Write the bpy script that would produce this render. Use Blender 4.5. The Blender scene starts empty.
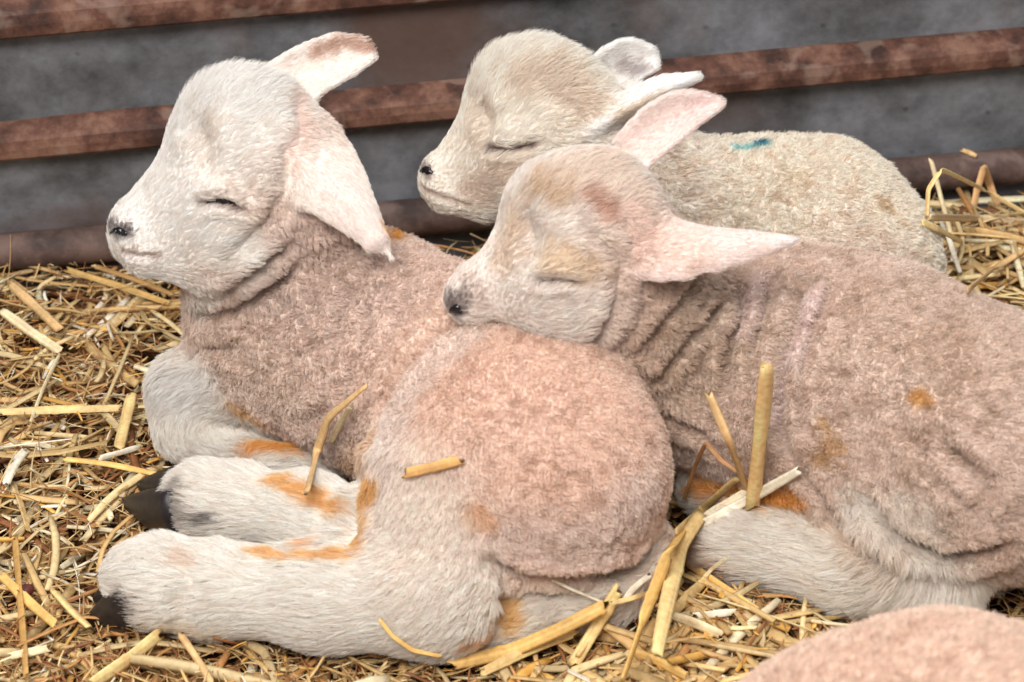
import bpy, math, random
import numpy as np
from mathutils import Vector, Matrix
from mathutils.bvhtree import BVHTree
from mathutils.kdtree import KDTree

rng = np.random.default_rng(7)
random.seed(7)
SC = bpy.context.scene
COL = SC.collection

# ------------------------------------------------------------------ camera
TH = math.radians(30.0)
DIST = 1.75
FPX = 2500.0
W, H = 1024, 682
RT = np.array([1.0, 0.0, 0.0])
FW = np.array([0.0, math.cos(TH), -math.sin(TH)])
UP = np.array([0.0, math.sin(TH), math.cos(TH)])
CAM = np.array([0.0, 0.0, 0.08]) - DIST * FW

def ray(px, py):
    d = FW + (px - 512) / FPX * RT - (py - 341) / FPX * UP
    return d

def at_z(px, py, z):
    d = ray(px, py)
    return CAM + d * ((z - CAM[2]) / d[2])

def at_y(px, py, y):
    d = ray(px, py)
    return CAM + d * ((y - CAM[1]) / d[1])

def at_t(px, py, t):
    return CAM + ray(px, py) * t

def depth(p):
    return float(np.dot(np.asarray(p) - CAM, FW))

def proj(P):
    P = np.asarray(P) - CAM
    t = P @ FW
    return 512 + FPX * (P @ RT) / t, 341 - FPX * (P @ UP) / t, t

def unit(v):
    v = np.asarray(v, float)
    return v / (np.linalg.norm(v, axis=-1, keepdims=True) + 1e-12)

# ------------------------------------------------------------------ custom properties
def tag(o, label=None, cat=None, group=None, kind=None):
    if label: o['label'] = label
    if cat: o['category'] = cat
    if group: o['group'] = group
    if kind: o['kind'] = kind
    return o

# ------------------------------------------------------------------ noise
def vnoise(P, scale, seed=0):
    """smooth value noise, -1..1"""
    q = np.asarray(P, np.float64) / scale + 1000.0
    i = np.floor(q).astype(np.int64)
    f = q - i
    f = f * f * (3 - 2 * f)
    out = np.zeros(len(q))
    for dx in (0, 1):
        for dy in (0, 1):
            for dz in (0, 1):
                h = (i[:, 0] + dx) * 73856093 ^ (i[:, 1] + dy) * 19349663 ^ (i[:, 2] + dz) * 83492791 ^ (seed * 2654435761)
                h = (h ^ (h >> 13)) * 1274126177
                h = (h ^ (h >> 16)) & 0xFFFF
                v = h / 32767.5 - 1.0
                w = (f[:, 0] if dx else 1 - f[:, 0]) * (f[:, 1] if dy else 1 - f[:, 1]) * (f[:, 2] if dz else 1 - f[:, 2])
                out += v * w
    return out

# ------------------------------------------------------------------ implicit body
class Body:
    """smooth union of tapered limbs, balls and sheets, meshed as one surface"""
    def __init__(self, vox=0.0018):
        self.vox = vox
        self.prims = []          # (fn, lo, hi, k, op, group, flow)

    def cone(self, a, ra, b, rb, k=0.02, g='wool', flow=None, lat=None, sq=1.0, op='+'):
        """round cone from a to b; lat/sq squash it along a direction"""
        a = np.asarray(a, float); b = np.asarray(b, float)
        mid = (a + b) / 2
        lat = None if lat is None else unit(lat)
        def squash(P):
            if lat is None: return P
            d = (P - mid) @ lat
            return P + d[..., None] * lat * (1 / sq - 1)
        def fn(P):
            P = squash(P)
            aa, bb = squash(a[None])[0], squash(b[None])[0]
            ba = bb - aa
            L2 = max(ba @ ba, 1e-12)
            t = np.clip(((P - aa) @ ba) / L2, 0, 1)
            q = P - aa - t[..., None] * ba
            d = np.sqrt((q * q).sum(-1)) - (ra + (rb - ra) * t)
            return d
        m = max(ra, rb) * max(1.0, sq)
        lo = np.minimum(a, b) - m; hi = np.maximum(a, b) + m
        if flow is None: flow = unit(b - a) if np.linalg.norm(b - a) > 1e-5 else np.array([0, 0, 0.])
        self.prims.append((fn, lo, hi, k, op, g, np.asarray(flow, float)))

    def ell(self, c, ax, r, k=0.02, g='wool', flow=(0, 0, 0), op='+'):
        """ellipsoid, ax = 3 rows of unit axes"""
        c = np.asarray(c, float); ax = np.asarray(ax, float); r = np.asarray(r, float)
        def fn(P):
            q = (P - c) @ ax.T
            k0 = np.sqrt(((q / r) ** 2).sum(-1))
            k1 = np.sqrt(((q / (r * r)) ** 2).sum(-1)) + 1e-9
            return k0 * (k0 - 1) / k1
        m = np.sqrt(((ax * r[:, None]) ** 2).sum(0))
        self.prims.append((fn, c - m, c + m, k, op, g, np.asarray(flow, float)))

    def cloud(self, pts, rad, k=0.006, g='ear', flow=(0, 0, 0), op='+'):
        """thin curved sheet given as close-set points"""
        pts = np.asarray(pts, float); rad = np.asarray(rad, float)
        def fn(P):
            sh = P.shape[:-1]
            Q = P.reshape(-1, 3)
            out = np.full(len(Q), 1.0)
            for s in range(0, len(Q), 4000):
                q = Q[s:s + 4000]
                d = np.sqrt(((q[:, None, :] - pts[None]) ** 2).sum(-1)) - rad[None]
                out[s:s + 4000] = d.min(1)
            return out.reshape(sh)
        m = rad.max()
        self.prims.append((fn, pts.min(0) - m, pts.max(0) + m, k, op, g, np.asarray(flow, float)))

    def build(self):
        v = self.vox
        add = [p for p in self.prims if p[4] == '+']
        lo = np.min([p[1] for p in add], 0) - 4 * v
        hi = np.max([p[2] for p in add], 0) + 4 * v
        n = np.ceil((hi - lo) / v).astype(int) + 1
        phi = np.full(n, 0.08, np.float32)
        for fn, a, b, k, op, g, fl in self.prims:
            i0 = np.maximum(np.floor((a - k - 3 * v - lo) / v).astype(int), 0)
            i1 = np.minimum(np.ceil((b + k + 3 * v - lo) / v).astype(int) + 1, n)
            if np.any(i1 <= i0): continue
            g3 = np.stack(np.meshgrid(*[lo[j] + v * np.arange(i0[j], i1[j]) for j in range(3)], indexing='ij'), -1)
            d = fn(g3).astype(np.float32)
            s = phi[i0[0]:i1[0], i0[1]:i1[1], i0[2]:i1[2]]
            if op == '+':
                h = np.clip(0.5 + 0.5 * (s - d) / k, 0, 1)
                r = s * (1 - h) + d * h - k * h * (1 - h)
            else:
                d = -d
                h = np.clip(0.5 - 0.5 * (s - d) / k, 0, 1)
                r = s * (1 - h) + d * h + k * h * (1 - h)
            phi[i0[0]:i1[0], i0[1]:i1[1], i0[2]:i1[2]] = r
        self.lo, self.phi = lo, phi
        self.V, self.Q = surface_nets(phi, lo, v)
        self.normals()
        return self

    def normals(self):
        V, Q = self.V, self.Q
        n = np.cross(V[Q[:, 2]] - V[Q[:, 0]], V[Q[:, 3]] - V[Q[:, 1]])
        N = np.zeros_like(V)
        for j in range(4):
            for c in range(3):
                N[:, c] += np.bincount(Q[:, j], n[:, c], len(V))
        self.N = unit(N)

    def smooth(self, it=2, w=0.5):
        V, Q = self.V, self.Q
        nv = len(V)
        e = np.concatenate([Q[:, [0, 1]], Q[:, [1, 2]], Q[:, [2, 3]], Q[:, [3, 0]]])
        cnt = np.bincount(e[:, 0], minlength=nv) + np.bincount(e[:, 1], minlength=nv)
        for _ in range(it):
            S = np.zeros_like(V)
            for c in range(3):
                S[:, c] = np.bincount(e[:, 0], V[e[:, 1], c], nv) + np.bincount(e[:, 1], V[e[:, 0], c], nv)
            V = V + w * (S / cnt[:, None] - V)
        self.V = V
        self.normals()

    def weights(self, P, groups, sig=0.006):
        D = []; F = []
        for g in groups:
            best = np.full(len(P), 9.0)
            for fn, a, b, k, op, gg, fl in self.prims:
                if gg != g or op != '+': continue
                m = np.all((P > a - 0.03) & (P < b + 0.03), 1)
                if m.any():
                    best[m] = np.minimum(best[m], fn(P[m]))
            D.append(best)
        D = np.array(D)
        Wt = np.exp(-(D - D.min(0)) / sig)
        return Wt / Wt.sum(0)

    def flow(self, P, sig=0.008):
        num = np.zeros((len(P), 3)); den = np.zeros(len(P)) + 1e-9
        for fn, a, b, k, op, gg, fl in self.prims:
            if op != '+' : continue
            m = np.all((P > a - 0.03) & (P < b + 0.03), 1)
            if m.any():
                w = np.exp(-np.clip(fn(P[m]) + 0.002, 0, 1) / sig)
                num[m] += w[:, None] * fl; den[m] += w
        return num / den[:, None]

    def inside(self, P, off=0.0):
        i = np.round((P - self.lo) / self.vox).astype(int)
        ok = np.all((i >= 0) & (i < np.array(self.phi.shape)), 1)
        r = np.zeros(len(P), bool)
        j = i[ok]
        r[ok] = self.phi[j[:, 0], j[:, 1], j[:, 2]] < off
        return r

def surface_nets(phi, lo, v):
    nx, ny, nz = phi.shape
    s = phi < 0
    c = [(i, j, k) for i in (0, 1) for j in (0, 1) for k in (0, 1)]
    anyi = np.zeros((nx - 1, ny - 1, nz - 1), bool); alli = np.ones_like(anyi)
    for i, j, k in c:
        b = s[i:nx - 1 + i, j:ny - 1 + j, k:nz - 1 + k]
        anyi |= b; alli &= b
    cell = np.argwhere(anyi & ~alli)
    idx = np.full((nx - 1, ny - 1, nz - 1), -1, np.int32)
    idx[cell[:, 0], cell[:, 1], cell[:, 2]] = np.arange(len(cell))
    val = {q: phi[cell[:, 0] + q[0], cell[:, 1] + q[1], cell[:, 2] + q[2]].astype(float) for q in c}
    acc = np.zeros((len(cell), 3)); cnt = np.zeros(len(cell))
    for a in c:
        for ax in range(3):
            if a[ax]: continue
            b = list(a); b[ax] = 1; b = tuple(b)
            va, vb = val[a], val[b]
            m = (va < 0) != (vb < 0)
            t = va / (va - vb + 1e-20)
            p = np.tile(np.array(a, float), (len(cell), 1)); p[:, ax] = t
            acc[m] += p[m]; cnt[m] += 1
    V = lo + v * (cell + acc / cnt[:, None])
    quads = []
    for ax in range(3):
        u, w = [(1, 2), (2, 0), (0, 1)][ax]
        sl0 = [slice(1, -1)] * 3; sl1 = [slice(1, -1)] * 3
        sl0[ax] = slice(0, phi.shape[ax] - 1); sl1[ax] = slice(1, phi.shape[ax])
        s0 = s[tuple(sl0)]; s1 = s[tuple(sl1)]
        e = np.argwhere(s0 != s1)
        ins = s0[e[:, 0], e[:, 1], e[:, 2]]
        off = np.array([1, 1, 1]); off[ax] = 0
        e = e + off
        def ci(du, dw):
            q = e.copy(); q[:, u] += du; q[:, w] += dw
            return idx[q[:, 0], q[:, 1], q[:, 2]]
        qd = np.stack([ci(-1, -1), ci(0, -1), ci(0, 0), ci(-1, 0)], 1)
        qd[~ins] = qd[~ins][:, ::-1]
        quads.append(qd)
    return V, np.concatenate(quads)

def mesh_obj(name, V, F, mat, parent=None, colors=None, smooth=True, origin=None):
    """V (n,3) world; F list or array of faces"""
    V = np.asarray(V, float)
    if origin is None: origin = np.zeros(3)
    me = bpy.data.meshes.new(name)
    if isinstance(F, np.ndarray):
        nf, k = F.shape
        me.vertices.add(len(V)); me.vertices.foreach_set('co', (V - origin).astype(np.float32).ravel())
        me.loops.add(nf * k); me.loops.foreach_set('vertex_index', F.astype(np.int32).ravel())
        me.polygons.add(nf); me.polygons.foreach_set('loop_start', np.arange(0, nf * k, k, dtype=np.int32))
        me.update(calc_edges=True); me.validate()
    else:
        me.from_pydata([tuple(p) for p in (V - origin)], [], F)
    if smooth:
        me.polygons.foreach_set('use_smooth', np.ones(len(me.polygons), bool))
    if colors is not None:
        a = me.color_attributes.new('Col', 'FLOAT_COLOR', 'POINT')
        cc = np.ones((len(V), 4), np.float32); cc[:, :3] = colors
        a.data.foreach_set('color', cc.ravel())
    me.materials.append(mat)
    o = bpy.data.objects.new(name, me)
    COL.objects.link(o)
    if parent is not None:
        o.parent = parent
    else:
        o.location = tuple(origin)
    return o

def srgb(r, g, b):
    f = lambda c: ((c / 255 + 0.055) / 1.055) ** 2.4 if c / 255 > 0.04045 else c / 255 / 12.92
    return np.array([f(r), f(g), f(b)])

def tube(path, rad, n=8, flat=1.0, up=(0, 0, 1)):
    """verts, faces of a tube along path (k,3), rad scalar or list"""
    path = np.asarray(path, float); k = len(path)
    rad = np.full(k, rad) if np.isscalar(rad) else np.asarray(rad)
    T = unit(np.gradient(path, axis=0))
    up = np.asarray(up, float)
    S = unit(np.cross(T, up)); U = np.cross(S, T)
    ang = np.arange(n) * 2 * math.pi / n
    V = path[:, None] + rad[:, None, None] * (np.cos(ang)[None, :, None] * S[:, None] + flat * np.sin(ang)[None, :, None] * U[:, None])
    V = V.reshape(-1, 3); F = []
    for i in range(k - 1):
        for j in range(n):
            F.append((i * n + j, i * n + (j + 1) % n, (i + 1) * n + (j + 1) % n, (i + 1) * n + j))
    F.append(tuple(range(n))[::-1]); F.append(tuple((k - 1) * n + j for j in range(n)))
    return V, F

def spline(pts, n):
    """Catmull-Rom through pts"""
    p = np.asarray(pts, float)
    if len(p) == 2:
        t = np.linspace(0, 1, n)[:, None]
        return p[0] * (1 - t) + p[1] * t
    q = np.vstack([2 * p[0] - p[1], p, 2 * p[-1] - p[-2]])
    out = []
    for u in np.linspace(0, len(p) - 1 - 1e-9, n):
        i = int(u); t = u - i
        a, b, c, d = q[i], q[i + 1], q[i + 2], q[i + 3]
        out.append(0.5 * ((2 * b) + (-a + c) * t + (2 * a - 5 * b + 4 * c - d) * t * t + (-a + 3 * b - 3 * c + d) * t ** 3))
    return np.array(out)

# ------------------------------------------------------------------ materials
def new_mat(name):
    m = bpy.data.materials.new(name); m.use_nodes = True
    nt = m.node_tree; nt.nodes.clear()
    out = nt.nodes.new('ShaderNodeOutputMaterial')
    return m, nt, out

def principled(nt, out, **kw):
    b = nt.nodes.new('ShaderNodeBsdfPrincipled')
    for k, v in kw.items():
        b.inputs[k].default_value = v
    nt.links.new(b.outputs[0], out.inputs['Surface'])
    return b
# ------------------------------------------------------------------ the lambs' bodies
def headframe(px, py, y, slope=0.0):
    t0 = depth(at_y(px, py, y)); s = t0 / FPX
    def hp(x, y_, off=0.0):
        return at_t(x, y_, t0 - off * s + slope * (x - px) * s)
    return hp, s

def ear(B, base, pts, widths, nrm, cup, rad, g='ear', n=40, m=21, curl=0.0):
    path = spline(pts, n)
    T = unit(np.gradient(path, axis=0))
    nrm = unit(nrm)
    S = unit(np.cross(T, nrm)); Nn = np.cross(S, T)
    u = np.linspace(0, 1, n)
    wd = np.interp(u, np.linspace(0, 1, len(widths)), widths)
    cp = np.interp(u, np.linspace(0, 1, len(cup)), cup)
    P = []; R = []
    for i in range(n):
        for v in np.linspace(-1, 1, m):
            P.append(path[i] + v * wd[i] * S[i] * (1 - 0.12 * abs(cp[i])) + (cp[i] * v * v * wd[i]) * Nn[i])
            R.append(rad * (1.0 - 0.25 * abs(v)) * (1.5 - 0.5 * min(1, u[i] * 3)))
    B.cloud(np.array(P), np.array(R), k=0.007, g=g, flow=unit(pts[-1] - pts[0]))

VIEW = -FW

# ---- lamb A: curled in front, head raised to the left
def lamb_a():
    B = Body()
    hp, s = headframe(230, 180, -0.035, slope=0.0)
    Z = at_z
    # torso
    B.cone(Z(268, 345, .095), 62 * s, Z(365, 330, .11), 92 * s, .03)
    B.cone(Z(365, 330, .11), 92 * s, Z(450, 375, .105), 105 * s, .03)
    B.cone(Z(305, 380, .08), 54 * s, Z(400, 415, .07), 76 * s, .03)
    B.cone(Z(450, 375, .105), 98 * s, Z(526, 452, .105), 121 * s, .02, g='rump')
    B.cone(Z(540, 452, .105), 118 * s, Z(556, 470, .102), 107 * s, .012, g='rump')
    # thigh
    B.cone(Z(462, 490, .09), 92 * s, Z(435, 578, .05), 62 * s, .012, g='thigh', flow=unit([-.3, -.2, -.8]))
    # near hind leg
    d = unit(Z(130, 583, .035) - Z(440, 597, .045))
    B.cone(Z(440, 596, .042), 54 * s, Z(330, 597, .035), 45 * s, .02, g='leg', flow=d)
    B.cone(Z(330, 597, .035), 44 * s, Z(215, 590, .033), 39 * s, .02, g='leg', flow=d)
    B.cone(Z(215, 590, .033), 39 * s, Z(160, 582, .034), 41 * s, .015, g='leg', flow=d)
    B.cone(Z(160, 582, .034), 40 * s, Z(138, 577, .034), 29 * s, .012, g='leg', flow=d)
    # far hind leg
    d2 = unit(Z(170, 495, .05) - Z(380, 530, .06))
    B.cone(Z(405, 545, .06), 38 * s, Z(310, 515, .052), 33 * s, .02, g='leg', flow=d2)
    B.cone(Z(310, 515, .052), 33 * s, Z(240, 504, .046), 34 * s, .02, g='leg', flow=d2)
    B.cone(Z(240, 504, .046), 34 * s, Z(205, 500, .044), 34 * s, .014, g='leg', flow=d2)
    B.cone(Z(205, 500, .044), 34 * s, Z(196, 500, .042), 30 * s, .012, g='leg', flow=d2)
    # folded foreleg: forearm, knee, cannon
    d3 = unit(Z(185, 400, .05) - Z(290, 385, .07))
    B.cone(Z(275, 375, .07), 52 * s, Z(196, 392, .052), 42 * s, .02, g='leg', flow=d3)
    B.cone(Z(190, 390, .050), 40 * s, Z(186, 420, .035), 34 * s, .014, g='leg', flow=unit([0, -.5, -.8]))
    B.cone(Z(190, 432, .030), 28 * s, Z(285, 452, .022), 24 * s, .010, g='leg', flow=unit([1, -.2, 0]))
    # the other forefoot
    B.cone(Z(262, 470, .032), 24 * s, Z(318, 466, .026), 20 * s, .008, g='leg', flow=unit([1, -.1, 0]))
    # tail
    B.cone(Z(645, 550, .05), 28 * s, Z(606, 590, .032), 31 * s, .015, g='tail', flow=unit([-1, -.5, -.3]))
    B.cone(Z(606, 590, .032), 31 * s, Z(530, 608, .026), 29 * s, .010, g='tail', flow=unit([-1, -.2, 0]))
    B.cone(Z(530, 610, .026), 30 * s, Z(486, 628, .018), 21 * s, .008, g='tail', flow=unit([-1, -.2, 0]))
    # neck
    nk = unit(hp(230, 180) - Z(300, 320, .12))
    B.cone(hp(272, 190, -4), 60 * s, Z(285, 290, .125), 72 * s, .025, g='neck', flow=-nk)
    B.cone(hp(303, 150, 0), 40 * s, hp(318, 205, -10), 46 * s, .02, g='neck', flow=-nk)
    B.cone(hp(215, 262, 0), 26 * s, Z(225, 320, .10), 40 * s, .02, g='neck', flow=-nk)
    # head
    hd = unit(hp(270, 120) - hp(140, 235))
    B.ell(hp(246, 147), [RT, UP, VIEW], [76 * s, 76 * s, 60 * s], .012, 'head', hd)
    B.ell(hp(226, 222), [unit(RT - .3 * UP), unit(UP + .3 * RT), VIEW], [62 * s, 58 * s, 50 * s], .018, 'head', hd)
    B.ell(hp(262, 170, 14), [RT, UP, VIEW], [48 * s, 50 * s, 46 * s], .018, 'head', hd)
    B.cone(hp(215, 185), 58 * s, hp(147, 230), 38 * s, .018, 'head', hd, lat=VIEW, sq=.78)
    B.cone(hp(190, 245), 40 * s, hp(148, 248), 26 * s, .012, 'head', hd, lat=VIEW, sq=.8)
    # ears
    ear(B, None, [hp(292, 140, 34), hp(328, 172, 56), hp(362, 214, 62), hp(389, 256, 58)],
        [38 * s, 44 * s, 38 * s, 26 * s, 15 * s, 2 * s], unit(VIEW + .35 * UP + .3 * RT), [-.2, -.4, -.55, -.8], 4.6 * s)
    ear(B, None, [hp(272, 105, -28), hp(305, 82, -45), hp(340, 65, -52), hp(370, 52, -50)],
        [34 * s, 31 * s, 29 * s, 26 * s, 13 * s], unit(VIEW + .35 * UP - .1 * RT), [.2, .6, .7, .5], 4.6 * s)
    B.build(); B.smooth(2)
    B.hp, B.s = hp, s
    return B

def lamb_c():
    B = Body()
    hp, s = headframe(560, 250, -0.135, slope=-.12)
    Z = at_z
    B.cone(Z(690, 335, .125), 82 * s, Z(790, 365, .115), 118 * s, .03, g='woolc')
    B.cone(Z(790, 365, .115), 118 * s, Z(870, 398, .11), 134 * s, .03, g='woolc')
    B.cone(Z(870, 398, .11), 130 * s, Z(995, 446, .108), 122 * s, .03, g='woolc')
    B.cone(Z(995, 446, .108), 122 * s, Z(1060, 470, .10), 112 * s, .03, g='woolc')
    B.cone(Z(690, 400, .085), 60 * s, Z(800, 430, .08), 78 * s, .03, g='woolc')
    # thigh and folded hind leg
    B.cone(Z(940, 478, .09), 84 * s, Z(905, 525, .06), 60 * s, .02, g='thighc', flow=unit([-.4, -.2, -.7]))
    B.cone(Z(905, 530, .060), 52 * s, Z(938, 582, .035), 41 * s, .018, g='leg', flow=unit([.3, -.3, -.8]))
    dd = unit(Z(735, 543, .03) - Z(938, 582, .03))
    B.cone(Z(935, 582, .034), 40 * s, Z(850, 568, .034), 40 * s, .014, g='leg', flow=dd)
    B.cone(Z(850, 568, .034), 40 * s, Z(745, 543, .032), 36 * s, .014, g='leg', flow=dd)
    B.cone(Z(745, 543, .032), 36 * s, Z(722, 545, .030), 27 * s, .01, g='leg', flow=dd)
    # tucked forelegs
    B.cone(Z(820, 470, .05), 30 * s, Z(705, 492, .035), 20 * s, .012, g='leg', flow=unit([-1, 0, 0]))
    B.cone(Z(700, 478, .035), 22 * s, Z(800, 500, .028), 20 * s, .010, g='leg', flow=unit([1, 0, 0]))
    # neck
    nk = unit(hp(590, 240) - Z(720, 330, .12))
    B.cone(hp(615, 245, -4), 58 * s, Z(702, 330, .13), 82 * s, .025, g='neck', flow=-nk)
    B.cone(hp(600, 300, -10), 40 * s, Z(690, 385, .10), 66 * s, .025, g='neck', flow=-nk)
    # head
    hd = unit(hp(610, 200) - hp(474, 294))
    B.ell(hp(590, 222), [RT, UP, VIEW], [74 * s, 72 * s, 60 * s], .014, 'head', hd)
    B.ell(hp(543, 208), [RT, UP, VIEW], [30 * s, 34 * s, 40 * s], .025, 'head', hd)
    B.ell(hp(562, 290, 8), [unit(RT - .25 * UP), unit(UP + .25 * RT), VIEW], [60 * s, 57 * s, 50 * s], .015, 'head', hd)
    B.cone(hp(543, 262), 58 * s, hp(478, 293), 27 * s, .018, 'head', hd, lat=VIEW, sq=.8)
    B.cone(hp(478, 292), 27 * s, hp(466, 300), 21 * s, .010, 'head', hd, lat=VIEW, sq=.85)
    # ears
    ear(B, None, [hp(628, 158, -22), hp(655, 138, -32), hp(688, 116, -38), hp(720, 104, -38)],
        [20 * s, 24 * s, 27 * s, 25 * s, 17 * s, 4 * s], unit(VIEW + .3 * UP - .2 * RT), [.2, .7, .8, .6], 4.4 * s)
    ear(B, None, [hp(636, 238, 30), hp(680, 244, 48), hp(735, 242, 52), hp(792, 240, 50)],
        [34 * s, 36 * s, 26 * s, 16 * s, 2.5 * s], unit(VIEW + .6 * UP), [-.2, -.4, -.5, -.55], 4.4 * s)
    B.build(); B.smooth(2)
    B.hp, B.s = hp, s
    return B

def lamb_b():
    B = Body()
    hp, s = headframe(530, 130, 0.075, slope=-.1)
    Z = at_z
    B.cone(Z(670, 215, .13), 62 * s, Z(735, 232, .115), 86 * s, .03)
    B.cone(Z(735, 232, .115), 88 * s, Z(815, 243, .11), 98 * s, .03)
    B.cone(Z(815, 243, .11), 98 * s, Z(858, 268, .10), 84 * s, .03)
    B.cone(Z(640, 290, .05), 30 * s, Z(560, 270, .04), 24 * s, .015, g='leg', flow=unit([-1, 0, 0]))
    B.cone(Z(840, 300, .06), 60 * s, Z(800, 330, .04), 40 * s, .02, g='thigh', flow=unit([-1, 0, -.5]))
    nk = unit(hp(560, 140) - Z(690, 215, .12))
    B.cone(hp(580, 132, -5), 56 * s, Z(675, 205, .14), 64 * s, .025, g='neck', flow=-nk)
    hd = unit(hp(560, 90) - hp(448, 180))
    B.ell(hp(536, 106), [RT, UP, VIEW], [68 * s, 66 * s, 56 * s], .014, 'head', hd)
    B.ell(hp(524, 162, 6), [unit(RT - .25 * UP), unit(UP + .25 * RT), VIEW], [58 * s, 55 * s, 46 * s], .018, 'head', hd)
    B.cone(hp(500, 150), 52 * s, hp(449, 178), 30 * s, .018, 'head', hd, lat=VIEW, sq=.8)
    B.cone(hp(480, 190), 32 * s, hp(448, 192), 20 * s, .010, 'head', hd, lat=VIEW, sq=.8)
    ear(B, None, [hp(580, 100, -30), hp(605, 86, -42), hp(630, 68, -46), hp(655, 60, -42)],
        [22 * s, 27 * s, 29 * s, 25 * s, 12 * s], unit(VIEW + .25 * UP + .1 * RT), [.2, .8, .9, .6], 4.4 * s)
    ear(B, None, [hp(590, 128, 30), hp(625, 112, 38), hp(660, 94, 40), hp(697, 78, 36)],
        [22 * s, 20 * s, 18 * s, 15 * s, 4 * s], unit(UP + .6 * VIEW - .3 * RT), [.2, .5, .6, .6], 4.4 * s)
    B.build(); B.smooth(2)
    B.hp, B.s = hp, s
    return B

def lamb_d():
    B = Body(0.0025)
    s = 0.00062
    Z = at_z
    B.cone(Z(850, 812, .10), 135 * s, Z(940, 813, .10), 155 * s, .03)
    B.cone(Z(940, 813, .10), 155 * s, Z(1060, 825, .10), 140 * s, .03)
    B.cone(Z(780, 800, .07), 80 * s, Z(860, 850, .04), 60 * s, .03, g='thigh', flow=unit([1, -.4, -.6]))
    c = Z(1060, 825, .10)
    B.cone(c + [.05, 0, .03], .055, c + [.13, -.02, .09], .042, .03, g='neck', flow=unit([-1, 0, -.6]))
    h = c + [.16, -.03, .10]
    B.ell(h, np.eye(3), [.048, .042, .045], .015, 'head', (-1, 0, 0))
    B.cone(h + [.02, 0, -.01], .036, h + [.08, -.02, -.04], .022, .015, 'head', (-1, 0, 0))
    for sg in (-1, 1):
        b0 = h + [-.02, .03 * sg, .02]
        ear(B, None, [b0, b0 + [-.02, .03 * sg, 0], b0 + [-.04, .06 * sg, -.01]], [.012, .017, .012, .003],
            (0, 0, 1), [.3, .4, .3], .003, n=14, m=7)
    B.cone(c + [.02, -.06, -.07], .03, c + [.12, -.09, -.08], .022, .02, g='leg', flow=(1, 0, 0))
    B.cone(Z(860, 850, .04), .035, Z(990, 860, .03), .025, .02, g='leg', flow=(1, 0, 0))
    B.build(); B.smooth(2)
    B.s = s
    return B
# ------------------------------------------------------------------ surface detail, fur colour, fur
def surfpts(B, poly, step=3.0):
    """3-D points of the near surface under a polyline of image points"""
    x, y, t = proj(B.V)
    face = (B.N @ VIEW) > 0.05
    pts = []
    poly = [np.array(q, float) for q in poly]
    seq = []
    for a, b in zip(poly[:-1], poly[1:]):
        m = max(1, int(np.linalg.norm(b - a) / step))
        seq += [a + (b - a) * i / m for i in range(m)]
    seq.append(poly[-1])
    for q in seq:
        for R in (3.5, 7, 15, 40):
            m = ((x - q[0]) ** 2 + (y - q[1]) ** 2 < R * R) & face
            if m.any():
                i = np.where(m)[0]
                tt = t[i]
                near = i[tt < tt.min() + .006]
                d = (x[near] - q[0]) ** 2 + (y[near] - q[1]) ** 2
                pts.append(B.V[near[d.argmin()]])
                break
    return np.array(pts)

def polydist(P, pts, maxr):
    """distance of P to the points, and how far along (0..1)"""
    lo, hi = pts.min(0) - maxr, pts.max(0) + maxr
    m = np.where(np.all((P > lo) & (P < hi), 1))[0]
    D = np.full(len(P), 9.0); U = np.zeros(len(P))
    for s in range(0, len(m), 20000):
        mm = m[s:s + 20000]
        if len(pts) == 1:
            D[mm] = np.linalg.norm(P[mm] - pts[0], axis=1); continue
        best = np.full(len(mm), 9.0); bu = np.zeros(len(mm))
        for j in range(len(pts) - 1):
            a, b = pts[j], pts[j + 1]; ba = b - a; L = ba @ ba + 1e-12
            tt = np.clip((P[mm] - a) @ ba / L, 0, 1)
            d = np.linalg.norm(P[mm] - a - tt[:, None] * ba, axis=1)
            k = d < best
            best[k] = d[k]; bu[k] = (j + tt[k]) / (len(pts) - 1)
        D[mm] = best; U[mm] = bu
    return D, U

def crease(B, poly, dep, w, ridge=0.4, taper=True):
    """furrow pressed into the surface along an image polyline; dep, w in pixels"""
    pts = surfpts(B, poly); s = B.s
    if len(pts) < 1: return
    if len(pts) > 4:
        for _ in range(2): pts[1:-1] = (pts[:-2] + pts[1:-1] * 2 + pts[2:]) / 4
    D, U = polydist(B.V, pts, 5 * w * s)
    r = D / (w * s)
    f = np.exp(-r * r)
    g = ridge * np.exp(-((r - 2.0) / 0.9) ** 2) if ridge else 0
    e = np.clip(np.minimum(U, 1 - U) * 5 + .25, 0, 1) if (taper and len(pts) > 2) else 1.0
    B.V = B.V + B.N * ((-f + g) * dep * s * e * (D < 5 * w * s))[:, None]
    B.normals()

def paint(B, C, poly, r, col, amt=1.0, rough=0.35, seed=1, hard=1.0):
    pts = surfpts(B, poly); s = B.s
    if len(pts) < 1: return
    D, U = polydist(B.V, pts, 2.5 * r * s)
    q = D / (r * s) + rough * vnoise(B.V, 0.006, seed) + rough * .6 * vnoise(B.V, 0.0025, seed + 3)
    w = np.clip((1.6 - q) / 1.3 * hard, 0, 1); w = w * w * (3 - 2 * w) * amt
    w[D > 2.5 * r * s] = 0
    C[:] = C * (1 - w[:, None]) + np.asarray(col) * w[:, None]

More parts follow.
